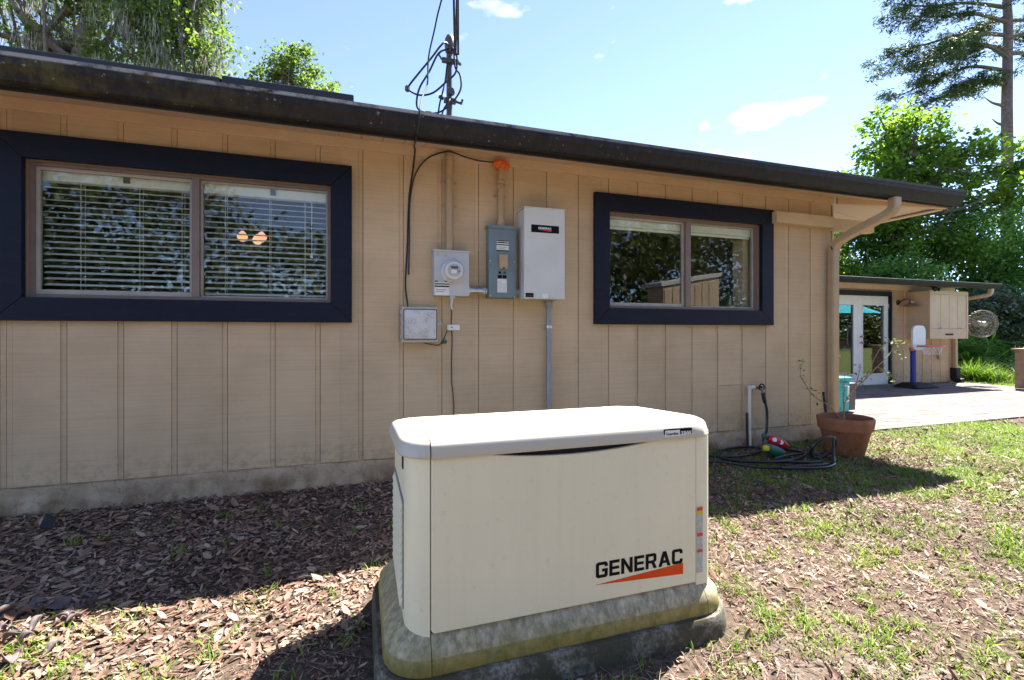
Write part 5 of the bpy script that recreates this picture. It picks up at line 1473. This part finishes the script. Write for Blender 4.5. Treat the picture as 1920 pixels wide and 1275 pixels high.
def leaf_cloud(cl, per, spread, size, flat=1.0, stretch=None):
    """leaves scattered in puffs round the clump centres cl"""
    n = len(cl) * per
    p = np.repeat(cl, per, 0) + rng.normal(size=(n, 3)) * np.array([spread, spread, spread * flat])
    s = rng.uniform(0.6, 1.25, n) * size
    if stretch is not None: s = s[:, None] * np.array(stretch)[None]
    return scatter(LQ_V, LQ_F, p, rots(rng.uniform(0, 6.28, n), rng.uniform(-1.0, 1.0, n), rng.uniform(-1.2, 1.2, n)), s)

def branches(m, base, cl, r0, k):
    for c in cl[rng.permutation(len(cl))[:k]]:
        b = Vector(base[rng.integers(len(base))]); e = Vector(c)
        mid = (b + e) / 2 + Vector((rng.normal() * .2, rng.normal() * .2, -0.1 * (e - b).length))
        m.tube(spline([b, mid, e], 4), [r0 * (1 - .85 * i / 8) for i in range(9)], 5)

def tree(name, label, cat, trunk, tr, ells, ncl, per, spread, size, mat, bark='bark', grp=None, nb=24, shell=.45, flat=.7, crown='crown'):
    t = thing(name, label, cat, trunk[0], grp)
    m = MB(); ps = spline(trunk, 5); n = len(ps)
    m.tube(ps, [tr * (1 - .65 * i / n) for i in range(n)], 10)
    tot = sum(e[1][0] * e[1][1] * e[1][2] for e in ells)
    cl = np.concatenate([in_ell(max(4, int(ncl * (e[1][0] * e[1][1] * e[1][2] / tot))), e[0], e[1], shell) for e in ells])
    branches(m, [tuple(p) for p in ps[n // 3:]], cl, tr * .35, nb)
    m.build('trunk', M[bark], t, smooth=True)
    V, F = leaf_cloud(cl, per, spread, size, flat)
    arrays(crown, V, F, M[mat], t)
    return t, cl

G_R = 'trees beyond the patio wing'
# bright leafy tree in front of the pine
tree('leafy_tree', 'bright green leafy tree standing in front of the tall pine trunk', 'tree', [(17.6, 11.2, 0), (17.5, 11.3, 3.5), (17.2, 11.2, 6.0), (17.0, 11.0, 8.0)], 0.20,
     [((16.6, 10.9, 7.9), (.8, .8, .7)), ((17.7, 10.6, 7.7), (1.0, .9, .8)), ((16.0, 10.9, 6.6), (0.9, .9, .6)), ((17.2, 10.8, 6.4), (.9, .9, .6)), ((18.6, 10.3, 7.3), (.9, .9, .7)), ((19.6, 10.0, 7.2), (0.8, .9, 0.6)), ((18.6, 10.5, 5.9), (1.2, 1.0, .6)), ((19.9, 9.9, 6.0), (.8, .9, .7)), ((17.3, 10.6, 5.2), (1.2, .8, .5)), ((20.9, 9.5, 7.0), (.8, .8, .7)), ((20.6, 9.5, 5.9), (.9, .8, .7)), ((21.6, 9.2, 6.5), (.8, .7, .9))], 235, 42, 0.17, 0.185, 'leaf_bright', nb=90)
# tall pine
t = thing('pine_tree', 'tall pine with bare trunk and drooping boughs at the upper right', 'tree', (29.1, 13.7, 0))
m = MB(); m.tube([(29.1, 13.7, 0), (29.15, 13.7, 6), (29.1, 13.7, 12), (29.2, 13.7, 16), (29.0, 13.8, 20), (29.1, 13.7, 23)], [0.26, 0.235, 0.20, 0.165, 0.11, 0.04], 12)
rx = Vector((0.9516, -0.307, 0)); fw = Vector((0.307, 0.9516, 0))
tips = []
for (z, L, ang, dr) in ((12.9, 4.6, 185, -1.4), (13.6, 5.2, 178, -1.2), (14.2, 4.8, 205, -.9), (14.6, 5.6, 183, -1.0), (15.3, 5.2, 170, -.4), (15.9, 5.5, 190, -.2), (16.6, 5.4, 180, .2), (17.4, 5.2, 195, .3), (18.2, 4.6, 175, .4), (19, 4.2, 185, .5), (20, 3.4, 180, .6), (21, 2.6, 190, .7),
                        (14.4, 3.4, 5, 1.2), (15.2, 3.2, -15, 1.2), (16.0, 3.6, 10, 1.2), (17, 3.4, 0, 1.0), (18.5, 3.0, 15, .8), (20, 2.5, -10, .7), (16.2, 2.8, 100, .3), (17.8, 2.6, 260, .3), (13.2, 1.6, 150, .2), (11.9, 1.3, 190, .35), (11.0, .8, 185, .3)):
    d = rx * math.cos(R(ang)) + fw * math.sin(R(ang)) * .8
    p0 = Vector((29.15, 13.7, z)); p1 = p0 + d * L * .35 + Vector((0, 0, .35 * L * .12)); p2 = p0 + d * L * .7 + Vector((0, 0, dr * .4)); p3 = p0 + d * L + Vector((0, 0, dr))
    ps = spline([p0, p1, p2, p3], 6); m.tube(ps, [0.10 * (1 - .85 * i / 18) for i in range(19)], 5)
    if L > 1.5:
        for i in range(6, 19):
            for _ in range(3):
                o = Vector((rng.normal() * .32, rng.normal() * .5, rng.normal() * .2)) - rx * rng.uniform(0, .5) * (1 if math.cos(R(ang)) < 0 else -1)
                o.z -= abs(o.x) * .45
                e = ps[i] + o; tips.append(tuple(e))
                if _ == 0: m.tube([ps[i], (ps[i] + e) / 2 + Vector((0, 0, .05)), e], [0.022, 0.014, 0.006], 4)
m.build('trunk', M['pine_bark'], t, smooth=True)
tips = np.array(tips); per = 62; n = len(tips) * per
p = np.repeat(tips, per, 0) + rng.normal(size=(n, 3)) * np.array([.15, .15, .085])
yaw = rng.uniform(0, 6.28, n)
V, F = scatter(LQ_V, LQ_F, p, rots(yaw, rng.uniform(-.5, .9, n), rng.uniform(-1, 1, n)), rng.uniform(.7, 1.2, n)[:, None] * np.array([.22, .07, .07]))
arrays('needles', V, F, M['needle'], t)

# dense shrubs and trees behind the wing
def bush(name, label, ells, ncl, per, spread, size, mat, grp=None, cat='shrub', base=None, nb=14):
    b = base or (ells[0][0][0], ells[0][0][1], 0)
    top = ells[0][0]
    return tree(name, label, cat, [b, (b[0] + .1, b[1], top[2] * .5), (top[0], top[1], top[2])], 0.09, ells, ncl, per, spread, size, mat, 'bark', grp, nb, .6, .75, 'foliage')
GS = 'dense greenery behind the wing'
bush('dense_tree', 'dense mid-green tree close behind the left end of the wing roof', [((14.4, 12.6, 4.0), (1.7, 1.4, 2.0)), ((15.0, 12.4, 2.6), (1.8, 1.2, 1.6))], 170, 130, .24, .13, 'leaf_mid', GS, 'tree')
bush('dense_tree', 'dark green tree rising over the middle of the wing roof', [((17.6, 12.2, 4.0), (1.8, 1.5, 2.1)), ((17.2, 12.4, 2.2), (2.0, 1.4, 1.4))], 190, 130, .25, .13, 'leaf_dark', GS, 'tree')
bush('dense_tree', 'dark glossy tree at the right edge above the fan', [((19.8, 10.2, 3.9), (1.7, 1.3, 1.7)), ((20.6, 9.6, 2.6), (1.6, 1.2, 1.6))], 180, 130, .24, .13, 'leaf_dark', GS, 'tree')
bush('dense_tree', 'yellow-green tree between the main eave and the dark trees', [((17.0, 10.9, 4.4), (.9, .8, .8)), ((18.6, 10.0, 3.9), (.8, .7, .6))], 60, 110, .22, .14, 'leaf_bright', GS, 'tree')
bush('grey_shrub', 'grey-green leafy shrub at the right edge behind the fan', [((18.3, 8.9, 1.75), (1.1, .8, .75)), ((19.0, 8.7, 1.5), (.9, .8, .7))], 90, 80, .16, .14, 'leaf_blue', None)
bush('dark_shrub', 'low dark shrub in the shade right of the wing corner', [((17.0, 10.4, 1.1), (1.5, .9, 1.2)), ((18.8, 9.6, .8), (1.6, .8, .9))], 120, 110, .2, .12, 'leaf_dark', None)
bush('dark_shrub', 'tall dark shrub directly behind the round fan', [((16.2, 10.0, 2.2), (1.2, .9, 1.5))], 90, 120, .2, .12, 'leaf_dark', None)
# fern-like clump with long fronds
fe = thing('fern_clump', 'dark fern with long arching fronds in front of the shaded shrubs', 'plant', (16.6, 8.6, 0))
n = 900
cx = np.stack([rng.normal(16.5, .55, n), rng.normal(8.7, .35, n), rng.uniform(.15, .95, n)], -1)
V, F = scatter(LQ_V, LQ_F, cx, rots(rng.uniform(0, 6.28, n), rng.uniform(-1.0, .5, n), rng.uniform(-.6, .6, n)), rng.uniform(.7, 1.3, n)[:, None] * np.array([.38, .10, .16]))
arrays('frond', V, F, M['leaf_dark'], fe)
# strappy ornamental grass by the drain
og = thing('ornamental_grass', 'pale green strappy grass clump at the wing corner by the drain', 'plant', (13.9, 7.2, 0))
def blades(cen, n, L, wd, mat, name, parent, spread=.2, droop=1.0, kind_=None, seg=4):
    """arching grass blades: strips of seg quads"""
    cen = np.asarray(cen)
    az = rng.uniform(0, 2 * PI, n); ln = rng.uniform(.55, 1.15, n) * L; lean = rng.uniform(.15, 1.0, n) * droop
    b = cen + np.stack([rng.normal(0, spread, n), rng.normal(0, spread, n), np.zeros(n)], -1)
    d = np.stack([np.cos(az), np.sin(az), np.zeros(n)], -1); s = np.stack([-np.sin(az), np.cos(az), np.zeros(n)], -1)
    w = wd * rng.uniform(.6, 1.2, n)
    rowsv = []
    for i in range(seg + 1):
        t = i / seg
        out = ln * np.sin(lean * t * 1.35) * t; up = ln * (t - .42 * lean * t * t)
        c = b + d * out[:, None]; c[:, 2] += up
        ww = (w * (1 - t ** 1.6) + .0006)[:, None]
        rowsv.append(c - s * ww / 2); rowsv.append(c + s * ww / 2)
    V = np.stack(rowsv, 1).reshape(-1, 3)
    q = np.array([(2 * i, 2 * i + 1, 2 * i + 3, 2 * i + 2) for i in range(seg)])
    F = (q[None] + (np.arange(n) * 2 * (seg + 1))[:, None, None]).reshape(-1, 4)
    return arrays(name, V, F, M[mat], parent)
blades(np.array([[13.85, 7.15, 0]]), 420, .62, .02, 'leaf_bright', 'blades', og, .16, 1.1)
blades(np.array([[14.3, 7.0, 0]]), 300, .42, .02, 'grass', 'blades', og, .18, 1.1)

# oaks hung with moss behind the roof on the left
def oak(label, trunk, tr, ells, ncl, moss_n, mat='leaf_oak'):
    t, cl = tree('oak_tree', label, 'tree', trunk, tr, ells, ncl, 62, .26, .17, mat, 'bark', 'mossy oaks beyond the roof', 26, .35, .7)
    cen = cl[rng.permutation(len(cl))[:moss_n]]
    k = 90; n = len(cen) * k
    p = np.repeat(cen, k, 0) + np.stack([rng.normal(0, .20, n), rng.normal(0, .2, n), -np.abs(rng.normal(0, .75, n))], -1)
    V, F = scatter(LQ_V, LQ_F, p, rots(rng.uniform(0, 6.28, n), rng.uniform(1.2, 1.9, n), rng.uniform(-1, 1, n)), rng.uniform(.6, 1.3, n)[:, None] * np.array([.42, .05, .05]))
    kind(arrays('hanging_moss', V, F, M['moss'], t), 'stuff')
oak('mossy oak at the far left with a thick dark leaning trunk', [(-10.3, 21.4, 0), (-10.2, 21.4, 6), (-10.0, 21.3, 11), (-9.4, 21.2, 14.5)], .50, [((-11.6, 21.6, 12.6), (2.2, 1.6, 2.4)), ((-9.4, 21.2, 14.6), (2.0, 1.6, 1.6)), ((-13.6, 22, 14), (2.0, 1.5, 2.6))], 150, 60)
oak('mossy oak left of centre with pale hanging moss and slim trunk', [(-7.6, 20.6, 0), (-7.5, 20.5, 7), (-7.2, 20.4, 11), (-7.4, 20.3, 14.5)], .30, [((-8.1, 20.5, 12.2), (1.5, 1.3, 2.0)), ((-7.0, 20.4, 14.3), (1.5, 1.3, 1.5))], 110, 44)
oak('right-hand bright oak of the mossy oaks above the roof', [(-5.9, 20.0, 0), (-5.8, 20.0, 7), (-5.6, 19.9, 10.5), (-6.0, 19.9, 13.6)], .26, [((-6.1, 19.9, 12.6), (1.0, 1.2, 1.9)), ((-6.0, 19.8, 14.6), (1.2, 1.1, 1.1)), ((-5.0, 19.5, 11.4), (.55, .8, .9)), ((-6.3, 20, 11), (1.4, 1.0, .9))], 105, 26, 'leaf_oak')
tree('small_tree', 'small leafy treetop peeking over the roof left of the mast', 'tree', [(-2.5, 17.7, 0), (-2.5, 17.7, 6), (-2.4, 17.6, 9.5)], .14, [((-2.3, 17.5, 10.25), (.85, .7, .75)), ((-3.4, 17.9, 9.9), (.55, .5, .4)), ((-1.3, 17.2, 9.6), (.55, .5, .3))], 52, 70, .17, .14, 'leaf_oak', nb=30)

# trees of the garden behind the camera (mirrored in the windows): one mass
n = 980
cl = np.stack([rng.uniform(-17, 42, n), rng.uniform(-16, -10.5, n), rng.uniform(0.05, 1, n) ** 1.25 * 7.6], -1)
keep = ~((cl[:, 0] > -4.2) & (cl[:, 0] < -0.8) & (cl[:, 2] > 5.0))
cl = cl[keep]
V, F = leaf_cloud(cl, 80, .55, .34, .8)
kind(arrays('woodland', V, F, M['leaf_olive']), 'stuff')
# a low bush near the camera side, mirrored at the foot of the wide window
b2 = thing('garden_bush', 'sunlit bush mirrored low in the wide window', 'shrub', (-3.6, -3.2, 0))
cl = in_ell(26, (-3.3, -3.2, .95), (1.5, .7, .75), .5)
m = MB(); branches(m, [(-3.3, -3.2, 0.0)], cl, .03, 14); m.build('trunk', M['bark'], b2)
V, F = leaf_cloud(cl, 60, .16, .10); arrays('foliage', V, F, M['leaf_bright'], b2)

# ------------------------------------------------------------------ ground cover
def in_view(x, y, mg=0.30):
    t = 0.307 * x + 0.9516 * y; r = 0.9516 * x - 0.307 * y
    ok = t > 0.75
    tt = np.maximum(t, .2)
    return ok & (np.abs(r / tt) < 1.106 + mg + .45 / tt) & (1.16 / tt < 0.752 + .16)
def free(x, y):
    pad = (np.abs(x - XC) < .70) & (np.abs(y - YC) < .40)
    cr = np.maximum(np.abs(x - XC) - .55, 0) ** 2 + np.maximum(np.abs(y - YC) - .25, 0) ** 2 < .152 ** 2
    house_ = (y > 3.735) & (x < 4.92)
    pat = (x > px0 - .02) & (y > py0 - .02) & (x < px1)
    return ~(pad & cr) & ~house_ & ~pat
LV = np.array([(0, 0, 0), (.3, .20, .05), (.3, 0, .0), (.3, -.20, .06), (.7, .17, .03), (.7, 0, -.02), (.7, -.17, .05), (1, 0, .06)], float)
LFc = np.array([(0, 2, 1), (0, 3, 2), (1, 2, 5), (1, 5, 4), (2, 3, 6), (2, 6, 5), (4, 5, 7), (5, 6, 7)])
def leaves(name, n, box, size, keepf=None, lift=.012, wide=1.0, tilt=.35):
    x = rng.uniform(box[0], box[1], n); y = rng.uniform(box[2], box[3], n)
    k = in_view(x, y) & free(x, y)
    if keepf is not None: k &= keepf(x, y)
    x, y = x[k], y[k]; n = len(x)
    z = ground_z(x, y) + rng.uniform(.001, lift, n)
    s = np.minimum(rng.lognormal(-.08, .48, n), 2.2) * size
    curl = rng.uniform(-.6, 1.5, n)
    sc = np.stack([s, s * rng.uniform(.45, 1.25, n) * wide, s * curl], -1)
    return scatter(LV, LFc, np.stack([x, y, z], -1), rots(rng.uniform(0, 6.28, n), rng.normal(0, tilt, n), rng.normal(0, tilt, n)), sc)
def joinVF(parts):
    V, F, o = [], [], 0
    for v, f in parts: V.append(v); F.append(f + o); o += len(v)
    return np.concatenate(V), np.concatenate(F)
def nz(x, y, s, ph=0):
    return (np.sin(x * s + ph) * np.cos(y * s * 1.3 + ph * 2) + np.sin((x + y) * s * .7 + 2 + ph) + np.sin((x - 1.4 * y) * s * 1.9 + ph) * .6) / 2.6
parts = [leaves('a', 44000, (-5.4, 1.5, 1.8, 3.75), .029, lambda x, y: x < 1.6, .018, 1.0, .28),          # thick litter in the eave's shade, left
         leaves('b', 3000, (-4.2, 0.4, 2.2, 3.5), .041, lambda x, y: x < -.2 + .3 * nz(x, y, 3), .02, 1.1, .25),
         leaves('c', 44000, (-4.2, .8, .3, 2.5), .018, lambda x, y: nz(x, y, 2.2) > -.45, .010, .8, .3),
         leaves('c2', 2600, (-3, -.1, .3, 2.4), .028, lambda x, y: nz(x, y, 1.7, 1) > -.2, .014, .9, .22),
         leaves('d', 13000, (1.2, 5.4, 2.0, 3.75), .028, None, .015, .7, .45),
         leaves('e', 80000, (.9, 7.0, .2, 3.9), .020, lambda x, y: nz(x, y, 1.6, 2) > -.75, .010, .75, .4),
         leaves('f', 9000, (4, 13, 1.0, 3.9), .040, None, .012, .8, .4),
         leaves('g', 4500, (.9, 7.0, .2, 3.9), .036, None, .014, .8, .45)]
def needles(n, box, L):
    x = rng.uniform(box[0], box[1], n); y = rng.uniform(box[2], box[3], n)
    k = in_view(x, y) & free(x, y); x, y = x[k], y[k]; n = len(x)
    z = ground_z(x, y) + rng.uniform(.006, .022, n)
    ln = rng.uniform(.5, 1.2, n) * L
    return scatter(LV, LFc, np.stack([x, y, z], -1), rots(rng.uniform(0, 6.28, n), rng.normal(0, .10, n), rng.normal(0, .3, n)), np.stack([ln, np.full(n, .006), ln * .25], -1))
parts += [needles(9000, (-5, 1.6, .4, 3.75), .085), needles(14000, (.9, 7, .2, 3.85), .075)]
V, F = joinVF(parts)
kind(arrays('leaf_litter', V, F, M['dead_leaf'], centre=(0, 2, 0)), 'stuff')
# twigs
m = MB()
for _ in range(420):
    x, y = random.uniform(-3, 6.5), random.uniform(.6, 3.6)
    if not (in_view(np.array([x]), np.array([y]))[0] and free(np.array([x]), np.array([y]))[0]): continue
    a = random.uniform(0, PI); L = random.uniform(.04, .16); z = gz1(x, y) + .010
    m.tube([(x, y, z), (x + L * .5 * math.cos(a), y + L * .5 * math.sin(a), z + random.uniform(0, .012)), (x + L * math.cos(a + .2), y + L * math.sin(a + .2), z)], random.uniform(.0012, .003), 4)
kind(m.build('twigs', M['twig'], None), 'stuff')

# grass tufts
def tufts(n, box, keepf, per, L, wd, spread, droop=1.1):
    x = rng.uniform(box[0], box[1], n); y = rng.uniform(box[2], box[3], n)
    k = in_view(x, y) & free(x, y) & keepf(x, y)
    x, y = x[k], y[k]
    c = np.repeat(np.stack([x, y, ground_z(x, y) - .004], -1), per, 0)
    return c
def rnd(x): return rng.uniform(0, 1, len(x))
sets = []
sets.append((tufts(17000, (.9, 7.5, .2, 3.85), lambda x, y: (nz(x, y, 5.5, .5) * .7 + .16 * (x - 2.2) + rng.normal(0, .6, len(x)) > .62), 11, 0, 0, 0), .050, .0056, .022))
sets.append((tufts(5600, (1.6, 7.5, .3, 3.85), lambda x, y: (nz(x, y, 4.3, 4) + .20 * (x - 3.0) - .22 * np.abs(y - 1.2) > .40), 18, 0, 0, 0), .060, .0060, .032))
sets.append((tufts(1400, (-2.5, .7, .5, 2.35), lambda x, y: nz(x, y, 4.3, 3) + rng.normal(0, .5, len(x)) > .25, 13, 0, 0, 0), .052, .0058, .024))
sets.append((tufts(380, (1.6, 5, 2.2, 3.5), lambda x, y: nz(x, y, 2.5, 1) > -.1, 14, 0, 0, 0), .040, .0050, .03))
sets.append((tufts(60, (-3, .4, 2.3, 3.4), lambda x, y: nz(x, y, 3.3, 6) > .05, 16, 0, 0, 0), .060, .0060, .018))
sets.append((tufts(4500, (6.5, 14, 1.5, 3.86), lambda x, y: nz(x, y, 1.6, 2) > -.35, 9, 0, 0, 0), .05, .008, .05))
sets.append((tufts(3500, (13.2, 22, 4.5, 8.2), lambda x, y: x > 13.2, 9, 0, 0, 0), .07, .012, .07))
sets.append((tufts(45, (0.1, 1.35, 1.2, 1.36), lambda x, y: x > -9, 10, 0, 0, 0), .035, .0055, .02))
Vs, Fs, o = [], [], 0
for (c, L, wd, spr) in sets:
    if not len(c): continue
    ob = blades(c, len(c), L, wd, 'grass', 'tmp_grass', None, spr, 1.15, seg=3)
    v = np.empty(len(ob.data.vertices) * 3); ob.data.vertices.foreach_get('co', v); v = v.reshape(-1, 3) + np.array(ob.location)
    lp_ = np.empty(len(ob.data.loops), dtype=np.int32); ob.data.loops.foreach_get('vertex_index', lp_)
    Vs.append(v); Fs.append(lp_.reshape(-1, 4) + o); o += len(v)
    me_ = ob.data; bpy.data.objects.remove(ob); bpy.data.meshes.remove(me_)
kind(arrays('grass', np.concatenate(Vs), np.concatenate(Fs), M['grass'], centre=(2, 2, 0)), 'stuff')

# pile of bleached curled leaves at the lower left, black scrap by the wall
pile = thing('leaf_pile', 'small heap of big curled purple-brown leaves at the lower left', 'leaf pile', (-1.25, 2.24, 0))
for i in range(34):
    cx, cy = -1.27 + random.gauss(0, .15), 2.23 + random.gauss(0, .085)
    L = random.uniform(.04, .085); W = L * random.uniform(.28, .5); a = random.uniform(-3.14, 3.14)
    d = Vector((math.cos(a), math.sin(a), random.uniform(-.3, .55))).normalized(); sd_ = Vector((-d.y, d.x, random.uniform(-.4, .4))).normalized(); nn = d.cross(sd_)
    b0 = Vector((cx, cy, gz1(cx, cy) + random.uniform(.012, .045)))
    cu = random.uniform(.7, 2.2); rr = random.uniform(.9, 1.4)
    vs, fs = [], []
    for k in range(8):
        t = k / 7; w = W * (math.sin(max(.05, t * .96) * PI)) ** .8
        for q_ in range(6):
            th = (q_ / 5 - .5) * cu * 2
            p = b0 + d * ((t - .5) * L) + sd_ * (w * math.sin(th) / cu * rr) + nn * (w * (1 - math.cos(th)) / cu * 1.3 + .012 * math.sin(t * PI * 1.5) + random.uniform(-.0015, .0015))
            vs.append(p)
    for k in range(7):
        for q_ in range(5): fs.append((k * 6 + q_, k * 6 + q_ + 1, (k + 1) * 6 + q_ + 1, (k + 1) * 6 + q_))
    o = MB().add(vs, fs).build('curled_leaf', M['grey_debris'], pile, smooth=True)
    sol = o.modifiers.new('thick', 'SOLIDIFY'); sol.thickness = .0012
m = MB(); m.add([(-1.80, 3.42, .02), (-1.735, 3.40, .015), (-1.725, 3.43, .06), (-1.79, 3.46, .085), (-1.80, 3.43, .024), (-1.735, 3.41, .019), (-1.727, 3.44, .064), (-1.79, 3.47, .089)], [(0, 1, 2, 3), (7, 6, 5, 4), (0, 4, 5, 1), (1, 5, 6, 2), (2, 6, 7, 3), (3, 7, 4, 0)])
tag(m.build('plastic_scrap', M['black_plastic'], None), 'scrap of black plastic lying in the leaves near the wall', 'scrap')
